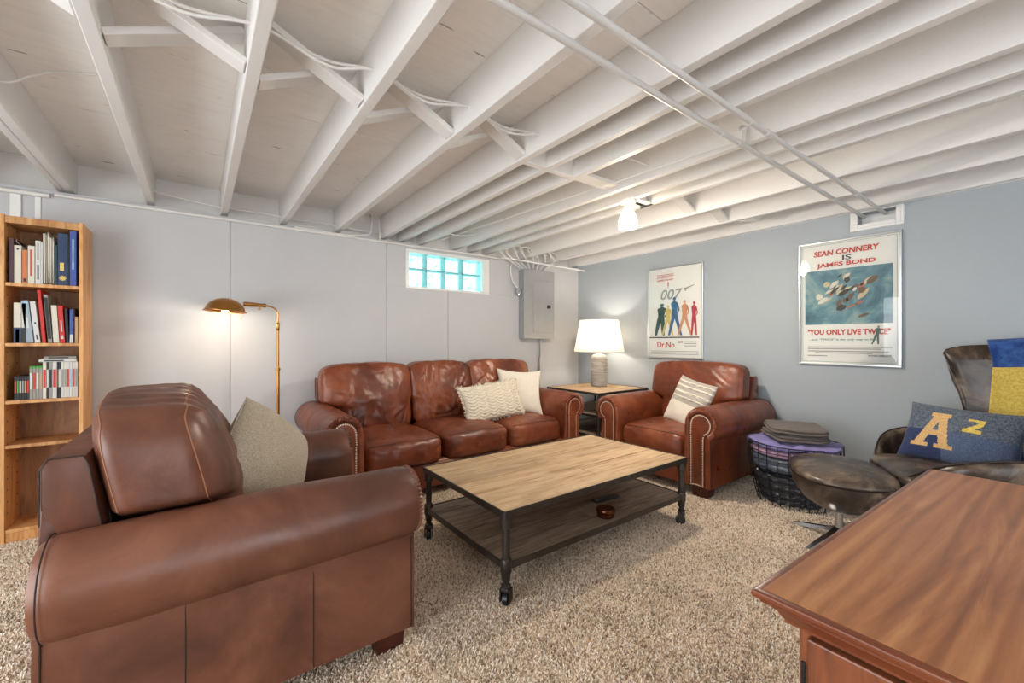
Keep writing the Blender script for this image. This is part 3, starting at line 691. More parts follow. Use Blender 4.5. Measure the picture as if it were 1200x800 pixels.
def place(loc, facing, up_roll=0, tilt=0):
    """Local z (front of pillow) points along horizontal angle facing (deg), leaned back by tilt deg, rolled in plane."""
    return Matrix.Translation(loc) @ Matrix.Rotation(math.radians(facing), 4, 'Z') @ Matrix.Rotation(math.radians(90-tilt), 4, 'Y') @ Matrix.Rotation(PI/2, 4, 'Z') @ Matrix.Rotation(math.radians(up_roll), 4, 'Z')
def hem(e, P, m):
    bm = bmesh.new(); lp = []
    for i in range(20): lp.append(P(-1+.1*i, -1, 1))
    for i in range(20): lp.append(P(1, -1+.1*i, 1))
    for i in range(20): lp.append(P(1-.1*i, 1, 1))
    for i in range(20): lp.append(P(-1, 1-.1*i, 1))
    tube(bm, lp, .003, 6, closed=True); build('edge_piping', bm, m, e)
pillow('throw_pillow', .39, .39, .20, [M['beige_fab']], 'woven beige pillow standing on the near brown armchair', place((.22, 1.95, .63), -44, -40, 14), exp=.5, pinch=-.05, extra=lambda e, P: hem(e, P, M['beige_fab']))
pillow('throw_pillow', .44, .44, .16, [M['cream_fab']], 'plain cream pillow behind the tufted one at the sofa end', place((2.46, 3.17, .64), -112, -4, 20), pinch=.13, extra=lambda e, P: hem(e, P, M['cream_fab']))
def tuft(u, v):
    a = (u*3.2 % 1); zig = .5+.5*math.cos(2*PI*(v*6+.8*abs(math.sin(PI*u*3.2))))
    return .010*zig**2+.004*noise.noise(Vector((u*14, v*14, 0)))
def fringe(e, P):
    bm = bmesh.new(); random.seed(5)
    for i in range(170):
        q = random.choice('lrtb'); a = random.uniform(-1, 1); p = Vector(P(*{'l': (-1, a), 'r': (1, a), 't': (a, 1), 'b': (a, -1)}[q], 1)); d = Vector({'l': (-1, 0, 0), 'r': (1, 0, 0), 't': (0, 1, 0), 'b': (0, -1, 0)}[q])
        tube(bm, [p-d*.006, p+d*.006+Vector((0, 0, random.uniform(-.008, .008))), p+d*.013+Vector((random.uniform(-.005, .005),)*3)], .0045, 5)
    tag(build('tufted_edge', bm, M['tuft_fab'], e), 'short cream tufts along the edge', kind='stuff')
pillow('throw_pillow', .60, .33, .15, [M['tuft_fab']], 'cream tufted lumbar pillow leaning on the sofa back', place((2.06, 3.045, .60), -93, 5, 22), (120, 80), bumpf=tuft, extra=fringe)
def stripes(u, v, s):
    if v > -.1 and abs((v*4.2) % 1-.5) < .16 and v < .85: return 2
    return 1 if v > -.1 else 0
def tassels(e, P):
    bm = bmesh.new(); random.seed(2)
    for v in (.12, .36, .6, .82):
        for u0 in (.1, .45, .8):
            a = Vector(P(u0-.16, v, 1)); b = Vector(P(u0+.1, v, 1)); tube(bm, [a+Vector((0, 0, .003)), (a+b)/2+Vector((0, 0, .009)), b+Vector((0, 0, .003))], .006, 6)
    tag(build('woven_loops', bm, M['cream_fab'], e), 'raised cream yarn loops', kind='stuff')
pillow('throw_pillow', .40, .40, .14, [M['cream_fab'], M['stripe_grey'], M['cream_fab']], 'cream and grey striped pillow on the cognac armchair', place((3.21, 1.88, .62), 165, -10, 22), (60, 60), pick=stripes, extra=tassels)

# ================================================================== TABLES
def plank_set(parent, x0, x1, y0, y1, z0, z1, n, m, seed, along='x'):
    random.seed(seed); cuts = [0]; ws = [random.uniform(.8, 1.25) for _ in range(n)]; tot = sum(ws)
    for a in ws: cuts.append(cuts[-1]+a/tot)
    for i in range(n):
        # some boards are two pieces butted end to end
        if along == 'x':
            a = y0+(y1-y0)*cuts[i]; b = y0+(y1-y0)*cuts[i+1]; ends = [x0, x1] if i % 2 == 0 else [x0, x0+(x1-x0)*random.uniform(.3, .7), x1]
            for j in range(len(ends)-1):
                bm = bmesh.new(); cx, cy = (ends[j]+ends[j+1])/2, (a+b)/2
                box(bm, ends[j]-cx+.001, ends[j+1]-cx-.001, a-cy+.0016, b-cy-.0016, 0, z1-z0-random.uniform(0, .002), .0028, 2); build('plank', bm, M[m], parent, (cx, cy, z0), smooth=False)
        else:
            a = x0+(x1-x0)*cuts[i]; b = x0+(x1-x0)*cuts[i+1]; cx, cy = (a+b)/2, (y0+y1)/2; bm = bmesh.new()
            box(bm, y0-cy+.001, y1-cy-.001, a-cx+.0012, b-cx-.0012, 0, z1-z0, .0018, 2); build('plank', bm, M[m], parent, (cx, cy, z0), (0, 0, PI/2), smooth=False)
def rim(bm, x0, x1, y0, y1, z0, z1, t_=.006, rc=.03):
    """rounded-corner metal band round a top."""
    pts = []
    for cx, cy, a0 in ((x1-rc, y1-rc, 0), (x0+rc, y1-rc, PI/2), (x0+rc, y0+rc, PI), (x1-rc, y0+rc, 1.5*PI)):
        for k in range(7): a = a0+k*PI/12; pts.append((cx+rc*math.cos(a), cy+rc*math.sin(a), math.cos(a), math.sin(a)))
    n = len(pts); R4 = []
    for x, y, nx, ny in pts: R4.append([bm.verts.new((x, y, z0)), bm.verts.new((x, y, z1)), bm.verts.new((x-nx*t_, y-ny*t_, z1)), bm.verts.new((x-nx*t_, y-ny*t_, z0))])
    for i in range(n):
        a, b = R4[i], R4[(i+1) % n]
        for k in range(4): bm.faces.new((a[k], b[k], b[(k+1) % 4], a[(k+1) % 4]))
ct = tag(empty('coffee_table', (1.016, 1.413, 0)), 'reclaimed wood coffee table with iron frame on four casters', 'table')
TL, TW, TZ, SZ = 1.385, .80, .411, .185
top = empty('tabletop', (0, 0, 0)); top.parent = ct
plank_set(top, .006, TL-.006, .006, TW-.006, TZ-.024, TZ, 6, 'table_wood', 11)
bm = bmesh.new(); rim(bm, 0, TL, 0, TW, TZ-.028, TZ+.0012, .006, .012); build('metal_edge', bm, M['iron'], top)
she = empty('lower_shelf', (0, 0, 0)); she.parent = ct
plank_set(she, .02, TL-.02, .02, TW-.02, SZ-.022, SZ, 6, 'shelf_wood', 5)
bm = bmesh.new(); rim(bm, .012, TL-.012, .012, TW-.012, SZ-.026, SZ+.002, .006, .012); build('metal_edge', bm, M['iron'], she)
for ix, (lx, ly) in enumerate(((.028, .028), (TL-.028, .028), (.028, TW-.028), (TL-.028, TW-.028))):
    bm = bmesh.new(); lathe(bm, [(0, TZ-.029), (.026, TZ-.029), (.026, TZ-.075), (.0225, TZ-.078), (.0165, TZ-.081), (.0165, .206), (.0215, .203), (.0245, .198), (.0245, .145), (.021, .14), (.019, .115), (.0145, .105), (.0145, .095), (.021, .09), (.021, .08), (.0, .078)], 20, lx, ly)
    leg = build('leg', bm, M['iron'], ct)
    cs = empty('caster', (lx, ly, 0)); cs.parent = ct; ang = (.6, 2.2, 1.1, .3)[ix]; cs.rotation_euler = (0, 0, ang)
    bm = bmesh.new(); box(bm, -.020, .020, -.018, .018, .064, .082, .004, 2)
    for s in (-1, 1): box(bm, -.018, .022, s*.021-.003, s*.021+.003, .02, .078, .002, 1)
    build('fork', bm, M['iron'], cs)
    bm = bmesh.new(); lathe(bm, [(0, -.014), (.022, -.014), (.029, -.010), (.029, .010), (.022, .014), (0, .014)], 24)
    bm.transform(Matrix.Translation((.006, 0, .029)) @ Matrix.Rotation(PI/2, 4, 'X')); build('wheel', bm, M['rubber'], cs)
# items on the lower shelf
rc = tag(empty('remote_control', (1.93, 1.66, SZ+.0), math.radians(-8)), 'slim black remote control lying on the coffee table shelf', 'remote')
bm = bmesh.new(); box(bm, -.09, .09, -.022, .022, .001, .018, .006, 3); build('body', bm, M['black'], rc)
bm = bmesh.new()
for i in range(8):
    for j in range(3): lathe(bm, [(0, .020), (.003, .0195), (.0038, .018)], 8, -.075+i*.02, -.013+j*.013)
tag(build('buttons', bm, plain('grey rubber', C(92, 92, 96), .6), rc), kind='stuff')
tn = tag(empty('bronze_tin', (1.745, 1.50, SZ)), 'round bronze tin with a lid on the coffee table shelf', 'tin')
bm = bmesh.new(); lathe(bm, [(0, 0), (.040, 0), (.046, .006), (.046, .020), (.043, .023), (0, .023)], 36); build('tin_body', bm, M['bronze'], tn)
bm = bmesh.new(); lathe(bm, [(0, .0235), (.046, .0235), (.049, .028), (.049, .042), (.045, .047), (0, .050)], 36); build('lid', bm, M['bronze'], tn)
# end table
et = tag(empty('end_table', (3.09, 2.74, 0)), 'square reclaimed wood and iron end table in the room corner', 'table')
EX, EY, EZ = .79, .76, .62
top = empty('tabletop', (0, 0, 0)); top.parent = et
plank_set(top, .006, EX-.006, .006, EY-.006, EZ-.02, EZ, 5, 'table_wood', 21)
bm = bmesh.new(); rim(bm, 0, EX, 0, EY, EZ-.022, EZ+.001, .006, .008); build('metal_edge', bm, M['iron'], top)
for z, sd in ((.40, 3), (.20, 8)):
    q = empty('shelf'); q.parent = et; plank_set(q, .02, EX-.02, .02, EY-.02, z-.018, z, 5, 'shelf_wood', sd)
    bm = bmesh.new(); rim(bm, .014, EX-.014, .014, EY-.014, z-.022, z+.001, .006, .008); build('metal_edge', bm, M['iron'], q)
for lx, ly in ((.022, .022), (EX-.022, .022), (.022, EY-.022), (EX-.022, EY-.022)):
    bm = bmesh.new(); lathe(bm, [(0, EZ-.023), (.012, EZ-.023), (.0115, .425), (.018, .42), (.018, .375), (.0115, .37), (.0115, .225), (.018, .22), (.018, .17), (.013, .165), (.016, .03), (.02, 0), (0, 0)], 14, lx, ly); build('leg', bm, M['iron'], et)
# table lamp
tl_ = tag(empty('table_lamp', (3.60, 3.19, EZ+.002)), 'table lamp with ribbed grey ceramic base and lit cream shade', 'lamp')
bm = bmesh.new(); pf = [(0, 0), (.084, 0), (.09, .006)]
for k in range(44): z = .01+k*.0068; pf.append((.0905+.0016*math.sin(k*1.9), z))
pf += [(.090, .312), (.082, .335), (.06, .352), (.03, .36), (.026, .368), (0, .368)]
lathe(bm, pf, 40); build('lamp_base', bm, M['ceramic'], tl_)
bm = bmesh.new(); tube(bm, [(0, 0, .365), (0, 0, .43)], .008, 10); lathe(bm, [(.011, .385), (.016, .39), (.016, .42), (.011, .425)], 14); build('neck', bm, M['brass'], tl_)
bm = bmesh.new(); lathe(bm, [(.275, .385), (.212, .735), (.2095, .735), (.2725, .385)], 48); bm.faces.new  # open shade
build('lamp_shade', bm, M['linen_shade'], tl_)
bm = bmesh.new()
for k in range(3): tube(bm, [(0, 0, .73), (.21*math.cos(k*2*PI/3+.5), .21*math.sin(k*2*PI/3+.5), .73)], .002, 6)
tube(bm, curve_pts([(0, 0, .42), (.06, 0, .48), (.06, 0, .65), (0, 0, .73)], 5), .002, 6); tube(bm, curve_pts([(0, 0, .42), (-.06, 0, .48), (-.06, 0, .65), (0, 0, .73)], 5), .002, 6); lathe(bm, [(0, .73), (.008, .732), (.01, .745), (.004, .756), (0, .758)], 12)
build('shade_harp', bm, M['brass'], tl_)
bm = bmesh.new(); lathe(bm, [(0, .43), (.014, .435), (.018, .47), (.03, .50), (.03, .52), (.015, .545), (0, .55)], 20); build('light_bulb', bm, M['bulb'], tl_)
point('table_lamp_light', (0, 0, .56), 7, (1, .90, .78), .045, tl_)

# ================================================================== POSTERS
def frame_parts(e, W_, H_, fw, m, inner=True):
    bm = bmesh.new()
    for a in ((-W_/2, W_/2, -H_/2, -H_/2+fw), (-W_/2, W_/2, H_/2-fw, H_/2), (-W_/2, -W_/2+fw, -H_/2+fw, H_/2-fw), (W_/2-fw, W_/2, -H_/2+fw, H_/2-fw)):
        box(bm, a[0], a[1], a[2], a[3], 0, .022, .003, 2)
    build('frame', bm, m, e, smooth=False)
    bm = bmesh.new(); box(bm, -W_/2+.004, W_/2-.004, -H_/2+.004, H_/2-.004, .002, .008); build('poster_sheet', bm, M['paper'], e, smooth=False)
    bm = bmesh.new(); bm.faces.new([bm.verts.new(p) for p in ((-W_/2+fw*.7, -H_/2+fw*.7, .0165), (W_/2-fw*.7, -H_/2+fw*.7, .0165), (W_/2-fw*.7, H_/2-fw*.7, .0165), (-W_/2+fw*.7, H_/2-fw*.7, .0165))])
    me = bpy.data.meshes.new('glass_pane'); bm.to_mesh(me); bm.free(); link('glass_pane', me, M['pane'], e)
def wall_frame(y, z, label, name='framed_poster'):
    e = empty(name, (XR-.001, y, z), 0, label, 'poster'); e.rotation_euler = Euler((PI/2, 0, -PI/2)); return e
def flat_poly(bm, pts, z=0): bm.faces.new([bm.verts.new((p[0], p[1], z)) for p in pts])
def put(bm, nm, m, e, z): build(nm, bm, m, e, (0, 0, z), smooth=False)
# poster nearer the corner
P1 = wall_frame(2.444, 1.418, 'white framed film poster with five coloured standing figures by the table lamp')
frame_parts(P1, .622, .945, .014, M['silver'])
bm = bmesh.new()
text_bm(bm, "JAMES BOND", .04, -.105, .325, .19, .0008, shear=.15, height=.024); flat_poly(bm, [(-.075, .315), (-.06, .315), (-.063, .27), (-.072, .27)]); flat_poly(bm, [(-.072, .262), (-.063, .262), (-.063, .254), (-.072, .254)])
for k in range(3): flat_poly(bm, [(-.2, .365+k*.014), (-.2+(.18, .2, .19)[k], .365+k*.014), (-.2+(.18, .2, .19)[k], .370+k*.014), (-.2, .370+k*.014)])
text_bm(bm, "Dr.No", .12, -.095, -.362, .20, .002, height=.062); put(bm, 'red_lettering', M['ink_red'], P1, .0086)
bm = bmesh.new(); text_bm(bm, "007", .12, -.03, .135, .25, .002, shear=.25, height=.105); flat_poly(bm, [(.10, .235), (.22, .262), (.22, .256), (.135, .225), (.13, .205), (.12, .21)])
put(bm, 'numeral_lettering', M['ink_grey'], P1, .0088)
bm = bmesh.new(); flat_poly(bm, [(-.29, -.262), (.27, -.262), (.27, -.250), (-.29, -.250)]); text_bm(bm, "007", .03, .07, -.315, .055, .0005, height=.022)
put(bm, 'dark_lettering', M['ink_dark'], P1, .0088)
bm = bmesh.new(); random.seed(8)
for y in (-.305, -.322, -.345):
    flat_poly(bm, [(.11, y), (.24, y), (.24, y+.008), (.11, y+.008)])
for y in (-.40, -.415, -.43): flat_poly(bm, [(-.27, y), (.26, y), (.26, y+.005), (-.27, y+.005)])
put(bm, 'small_print', M['ink_grey'], P1, .0086)
def figure(bm, x, y0, h, lean=0, wd=1.0, stance=.3):
    def q(a, b): return (x+a*h*wd+lean*b*h, y0+b*h)
    flat_poly(bm, [q(.045*math.cos(k*PI/5), .93+.05*math.sin(k*PI/5)/1) for k in range(10)])
    flat_poly(bm, [q(-.02, .88), q(.02, .88), q(.10, .82), q(.07, .60), q(.09, .46), q(-.09, .46), q(-.07, .60), q(-.10, .82)])
    flat_poly(bm, [q(-.09, .46), q(.01, .46), q(-.02-stance*.4, .0), q(-.08-stance*.4, 0)]); flat_poly(bm, [q(-.01, .46), q(.09, .46), q(.08+stance*.4, 0), q(.02+stance*.4, 0)])
    flat_poly(bm, [q(.10, .82), q(.15, .64), q(.08, .55), q(.07, .58), q(.11, .65), q(.07, .78)])
for k, (x, h, ln, wd, st, col, z) in enumerate(((-.17, .34, .10, 1.5, .1, C(62, 92, 84), .0), (-.075, .32, .02, 1.0, .35, C(214, 196, 120), .0002), (.01, .40, -.02, 1.0, .3, C(70, 110, 150), .0004), (.115, .36, .0, .95, .4, C(206, 150, 110), .0006), (.215, .34, .0, .8, .1, C(186, 60, 76), .0008))):
    bm = bmesh.new(); figure(bm, x, -.235, h, ln, wd, st); put(bm, 'printed_figure', plain('figure ink %d' % k, col, .6), P1, .0086+z)
# poster nearer the egg chair
P2 = wall_frame(1.02, 1.416, 'silver framed film poster with red headline and teal picture below the pipe opening')
frame_parts(P2, .622, .955, .016, M['silver'])
bm = bmesh.new()
for a in ((-.285, .285, -.452, -.450), (-.285, .285, .450, .452), (-.285, -.283, -.45, .45), (.283, .285, -.45, .45)): flat_poly(bm, [(a[0], a[2]), (a[1], a[2]), (a[1], a[3]), (a[0], a[3])])
put(bm, 'border_line', M['ink_teal'], P2, .0086)
bm = bmesh.new(); text_bm(bm, "SEAN CONNERY", .06, -.01, .365, .40, .0023, shear=.1, height=.042); text_bm(bm, "JAMES BOND", .06, -.01, .268, .36, .0023, height=.042)
text_bm(bm, "\"YOU ONLY LIVE TWICE\"", .06, .0, -.245, .50, .0023, height=.044); put(bm, 'red_lettering', M['ink_red'], P2, .0088)
bm = bmesh.new(); text_bm(bm, "IS", .05, .0, .318, .055, .001, height=.038); text_bm(bm, "PANAVISION  UNITED ARTISTS", .02, .19, -.405, .13, .0004, height=.012); put(bm, 'dark_lettering', M['ink_dark'], P2, .0088)
bm = bmesh.new(); text_bm(bm, "...and \"TWICE\" is the only way to live!", .03, -.03, -.292, .42, .0004, shear=.2, height=.020); put(bm, 'teal_lettering', M['ink_teal'], P2, .0088)
bm = bmesh.new()
for y, a, b in ((-.342, -.25, .26), (-.355, -.25, .20), (-.374, -.25, .24), (-.387, -.20, .15), (-.410, -.25, -.12)): flat_poly(bm, [(a, y), (b, y), (b, y+.007), (a, y+.007)])
put(bm, 'small_print', M['ink_grey'], P2, .0086)
t = NT('picture teal'); v = t.coord((1, 1, 1), False); t.bsdf(t.ramp(t.noise(v, 5, 5, .65, 1.0), [(.3, C(62, 100, 118)), (.5, C(108, 150, 162)), (.68, C(168, 186, 180))]), .6); M['pic'] = t.m
bm = bmesh.new(); flat_poly(bm, [(-.268, -.165), (.262, -.165), (.262, .255), (-.268, .255)]); put(bm, 'printed_picture', M['pic'], P2, .0086)
random.seed(14); cols = [C(214, 196, 160), C(196, 120, 90), C(74, 72, 66), C(226, 220, 206), C(120, 96, 78)]
for k, col in enumerate(cols):
    bm = bmesh.new()
    for _ in range(7):
        cx = random.gauss(.0, .09)-.0; cy = random.gauss(.06, .08); cx = max(-.22, min(.22, cx)); cy = max(-.12, min(.2, cy)); a = random.uniform(.3, 1.2); L = random.uniform(.03, .09 if k else .12); wv = random.uniform(.006, .024)
        ca, sa = math.cos(a), math.sin(a); pts = []
        for dx, dy in ((-1, -.3), (-.3, -1), (.5, -.8), (1, 0), (.3, 1), (-.6, .7)):
            X, Y = dx*L/2, dy*wv; pts.append((max(-.262, min(.256, cx+X*ca-Y*sa)), max(-.16, min(.25, cy+X*sa+Y*ca))))
        flat_poly(bm, pts)
    put(bm, 'printed_shapes', plain('picture ink %d' % k, col, .6), P2, .0088+k*.0002)
bm = bmesh.new(); figure(bm, .165, -.315, .135, .15, 1.0, .2); put(bm, 'printed_figure', plain('figure ink teal', C(84, 112, 104), .6), P2, .0092)

# ================================================================== ELECTRICAL PANEL
ep = tag(empty('electrical_panel', (2.93, YB, 0)), 'grey electrical breaker panel high on the white wall', 'panel')
bm = bmesh.new(); box(bm, 0, .45, -.1, -.0005, 1.155, 1.935, .003, 1); build('cabinet_body', bm, M['grey_metal'], ep, smooth=False)
bm = bmesh.new(); box(bm, -.004, .456, -.106, -.1, 1.15, 1.94, .002, 1); build('cover', bm, M['grey_metal'], ep, smooth=False)
dr = empty('door'); dr.parent = ep
bm = bmesh.new(); box(bm, .13, .415, -.1115, -.106, 1.22, 1.82, .003, 2); build('door_leaf', bm, M['grey_metal'], dr, smooth=False)
bm = bmesh.new(); box(bm, .335, .39, -.1175, -.1115, 1.505, 1.545, .003, 2); build('latch', bm, M['black'], dr, smooth=False)
bm = bmesh.new(); box(bm, .0, .02, -.09, -.02, 0, 0); bm.free(); bm = bmesh.new(); box(bm, -.07, -.006, -.075, -.02, 1.655, 1.72, .004, 2); lathe(bm, [(0, 1.64), (.012, 1.642), (.012, 1.654), (0, 1.655)], 12, -.035, -.05); build('side_connector', bm, M['alu'], ep)
bm = bmesh.new(); tube(bm, curve_pts([(-.05, -.05, 1.72), (-.12, -.05, 1.80), (-.14, -.04, 1.93), (-.1, -.03, 2.02)], 6), .006, 8); build('flex_cable', bm, M['cable'], ep)
bm = bmesh.new(); tube(bm, [(.29, -.04, 1.155), (.29, -.04, .95), (.29, -.025, .92), (.29, -.025, .3)], .011, 10); build('conduit', bm, M['grey_metal'], ep)

# ================================================================== BOOKCASE
BX0, BX1, BF, BB, BH = -.873, -.548, 3.516, 3.78, 1.822
bk = tag(empty('bookcase', (BX0, BF, 0)), 'tall narrow oak bookcase against the white wall', 'bookcase')
W_, D_ = BX1-BX0, BB-BF
for nm, a in (('side_panel', (0, .018, 0, D_, 0, BH)), ('side_panel', (W_-.018, W_, 0, D_, 0, BH)), ('top_panel', (.018, W_-.018, .004, D_, BH-.045, BH-.006)), ('kick_board', (.018, W_-.018, .012, .03, 0, .066))):
    bm = bmesh.new(); box(bm, *a, .002, 2); build(nm, bm, M['oak'], bk, smooth=False)
bm = bmesh.new(); box(bm, .018, W_-.018, D_-.008, D_-.001, .05, BH-.03); build('back_panel', bm, M['oak_back'], bk, smooth=False)
SH = [1.447, 1.112, .792, .545, .078]
for z in SH:
    bm = bmesh.new(); box(bm, .0185, W_-.0185, .006, D_-.009, z-.019, z, .002, 2); build('shelf', bm, M['oak'], bk, smooth=False)
bm = bmesh.new()
for z in [i*.032*2+.16 for i in range(26)]:
    for x, s in ((.0182, 1), (W_-.0182, -1)):
        for y in (.045, D_-.06): box(bm, min(x, x+s*.0015), max(x, x+s*.0015), y-.007, y+.007, z, z+.006)
tag(build('shelf_slots', bm, M['black'], bk, smooth=False), kind='stuff')
BXi = BX0+.018
def px_x(px): # horizontal position on the bookcase front for a pixel column
    t_ = (px-600)/492.; dx = .5983+.8013*t_; dy = .8013-.5983*t_; return dx/dy*(BF+.03)
def book(x0, x1, z, h, m, label, depth=.19, lean=0, cat='book', group=None, band=None, name='book', pages=True, yoff=.02):
    t_ = x1-x0; e = empty(name, (x0, BF+yoff, z+.0003), 0, label, cat, group); e.rotation_euler = (0, lean, 0); c = .0022
    bm = bmesh.new(); box(bm, 0, t_, 0, c*1.4, 0, h, .0008, 1); box(bm, 0, c, c, depth, 0, h, .0006, 1); box(bm, t_-c, t_, c, depth, 0, h, .0006, 1)
    build('cover', bm, m, e, smooth=False)
    if pages:
        bm = bmesh.new(); box(bm, c, t_-c, c*1.4, depth-.004, .003, h-.003); build('pages', bm, M['pages'], e, smooth=False)
    if band:
        for (b0, b1, bc, wd) in band:
            bm = bmesh.new(); box(bm, t_*(.5-wd/2), t_*(.5+wd/2), -.0006, .0, h*b0, h*b1); build('spine_band', bm, bc, e, smooth=False)
    return e
def pm(nm, r, g, b, rough=.5): return plain(nm, C(r, g, b), rough)
K = dict(plum=pm('plum cover', 74, 44, 54), cream=pm('cream cover', 214, 208, 192), orange=pm('orange cover', 206, 120, 70), white=pm('white cover', 208, 208, 204), navy=pm('navy cover', 36, 58, 92), blue=pm('royal blue cover', 62, 86, 160), red=pm('red cover', 200, 44, 36), greyblue=pm('grey blue cover', 150, 166, 178), black=pm('black cover', 30, 30, 34), grey=pm('grey cover', 150, 146, 138), yellow=pm('yellow print', 226, 196, 110), rust=pm('rust print', 190, 84, 70), tan=pm('tan cover', 186, 152, 112), green=pm('green case', 70, 150, 60), teal=pm('teal cover', 34, 60, 66), ltblue=pm('light blue print', 150, 190, 220))
def row(items, z, scale):
    pass
sx = lambda p: px_x(p/7.275)
z1 = SH[0]
def hz(top, bot=662): # height in metres from the zoomed crop rows
    return (bot-top)/7.275/492.*2.60
book(sx(84), sx(122), z1, hz(322), K['plum'], 'dark plum hardback at the left end of the top shelf')
e = book(sx(126), sx(188), z1, hz(372), K['cream'], 'thick cream hardback with a ribbon marker on the top shelf', band=[(.88, .93, K['black'], .3)])
bm = bmesh.new(); hh = hz(372); tube(bm, curve_pts([(.018, .05, hh), (.014, .03, hh+.012), (.004, .02, hh+.024), (.007, .018, hh+.036)], 4), .0018, 5); build('ribbon', bm, K['white'], e)
book(sx(194), sx(238), z1, hz(402), K['orange'], 'short orange paperback on the top shelf', .15, band=[(.05, .15, K['black'], .5)])
book(sx(242), sx(300), z1, hz(366), K['cream'], 'cream book with rust red spine print on the top shelf', .17, band=[(.2, .9, K['rust'], .35)])
book(sx(306), sx(352), z1, hz(322), K['white'], 'tall white book with black spine print on the top shelf', .18, band=[(.1, .45, K['black'], .3), (.55, .95, K['grey'], .3)])
book(sx(354), sx(368), z1, hz(330), K['white'], 'thin white booklet beside the folded grey papers', .18)
def papers(x0, x1, h, label):
    e = empty('folded_papers', (x0, BF+.02, z1+.0003), 0, label, 'papers')
    n = 3; wv = (x1-x0)/n
    for k in range(n):
        bm = bmesh.new(); pts = []
        L = [(.0, h*(.97+.02*k)), (.0+wv*.1, h*.6), (wv*.15+.002, .01), (wv*.55, .001), (wv*.85, .01), (wv*.95, h*.5), (wv*.9, h*(.95-.03*k)), (wv*.5, h*(.97-.02*k))]
        prism(bm, [(p[0]+k*wv, p[1]) for p in L], 0, .16, 'y', .001); build('folded_sheet', bm, K['grey'] if k % 2 else M['pages'], e)
papers(sx(371), sx(430), hz(246), 'tall bundle of folded grey papers on the top shelf')
papers(sx(431), sx(464), hz(276), 'thin bundle of folded grey papers on the top shelf')
book(sx(468), sx(492), z1, hz(345, 664), K['teal'], 'thin dark teal book next to the big navy volume', .2)
e = book(sx(495), sx(584), z1, hz(250, 668), K['navy'], 'large navy book with yellow emblem on the top shelf', .21)
bm = bmesh.new(); tw = sx(584)-sx(495)
box(bm, tw*.22, tw*.60, -.0007, 0, .085, .132); build('yellow_print', bm, K['yellow'], e, smooth=False)
bm = bmesh.new(); cx, cz, rr = tw*.48, .042, tw*.36
for k in range(8):
    a = k*PI/4; r1 = rr; bm2 = [(cx+rr*.35*math.cos(a-.5), cz+rr*.35*math.sin(a-.5)), (cx+r1*math.cos(a-.22), cz+r1*math.sin(a-.22)), (cx+r1*math.cos(a+.22), cz+r1*math.sin(a+.22)), (cx+rr*.35*math.cos(a+.5), cz+rr*.35*math.sin(a+.5)), (cx, cz)]
    if k % 2 == 0 or True: bm.faces.new([bm.verts.new((p[0], -.0008, p[1])) for p in bm2])
build('yellow_emblem', bm, K['yellow'], e, smooth=False)
book(sx(586), sx(597), z1, hz(262, 670), K['black'], 'very thin black book between the navy and royal blue volumes', .2)
book(sx(599), sx(654), z1, hz(226, 672), K['blue'], 'tall royal blue book at the right end of the top shelf', .21, band=[(.3, .85, K['ltblue'], .3), (.42, .72, K['red'], .12)])
# second shelf
sx = lambda p: px_x(p/5.333); z2 = SH[1]
hz = lambda top, bot=360: (bot-top)/5.333/492.*2.66
book(sx(89), sx(136), z2, hz(138), K['cream'], 'cream and dark blue novel at the left end of the second shelf', .15, band=[(.0, .38, K['navy'], 1.0), (.02, .34, K['tan'], .5)])
book(sx(139), sx(166), z2, hz(140), K['white'], 'white topped novel beside the cream and dark blue one', .15, band=[(.0, .38, K['black'], 1.0)])
book(sx(168), sx(214), z2, hz(124), K['greyblue'], 'thick grey blue hardback leaning left on the second shelf', .18, math.radians(-5), band=[(.35, .6, K['white'], .3), (.93, .97, K['ltblue'], .8)])
book(sx(222), sx(256), z2, hz(128), K['white'], 'white book leaning against the grey blue hardback', .17, math.radians(-5), band=[(.08, .2, K['black'], .25), (.45, .5, K['black'], .3)])
e = book(sx(268), sx(290), z2, hz(62), K['red'], 'red framed picture book standing tallest on the second shelf', .19, math.radians(-4)); 
bm = bmesh.new(); w1 = sx(345)-sx(291); 
x_, q_ = .0, 0
book(sx(293)+.007, sx(330), z2, hz(75)*.96, K['grey'], 'slanted magazine with a grey photo cover behind the red edge', .19, math.radians(-4), band=[(.08, .94, K['black'], .8)])
book(sx(338), sx(374), z2, hz(146), K['cream'], 'cream paperback left of the red one', .15, math.radians(-3))
book(sx(379), sx(410), z2, hz(146), K['red'], 'bright red paperback with white print', .15, math.radians(-3), band=[(.1, .2, K['white'], .5), (.3, .6, K['white'], .25)])
book(sx(416), sx(434), z2, hz(160), K['black'], 'narrow black paperback right of the red one', .15, math.radians(-2))
book(sx(438), sx(460), z2, hz(166), K['blue'], 'blue paperback with pale foot on the second shelf', .15, 0, band=[(.0, .25, K['white'], .9)])
book(sx(462), sx(470), z2, hz(160), K['black'], 'thin black booklet near the right end of the second shelf', .15)
book(sx(471), sx(490), z2, hz(208), K['tan'], 'short tan book at the right end of the second shelf', .15)
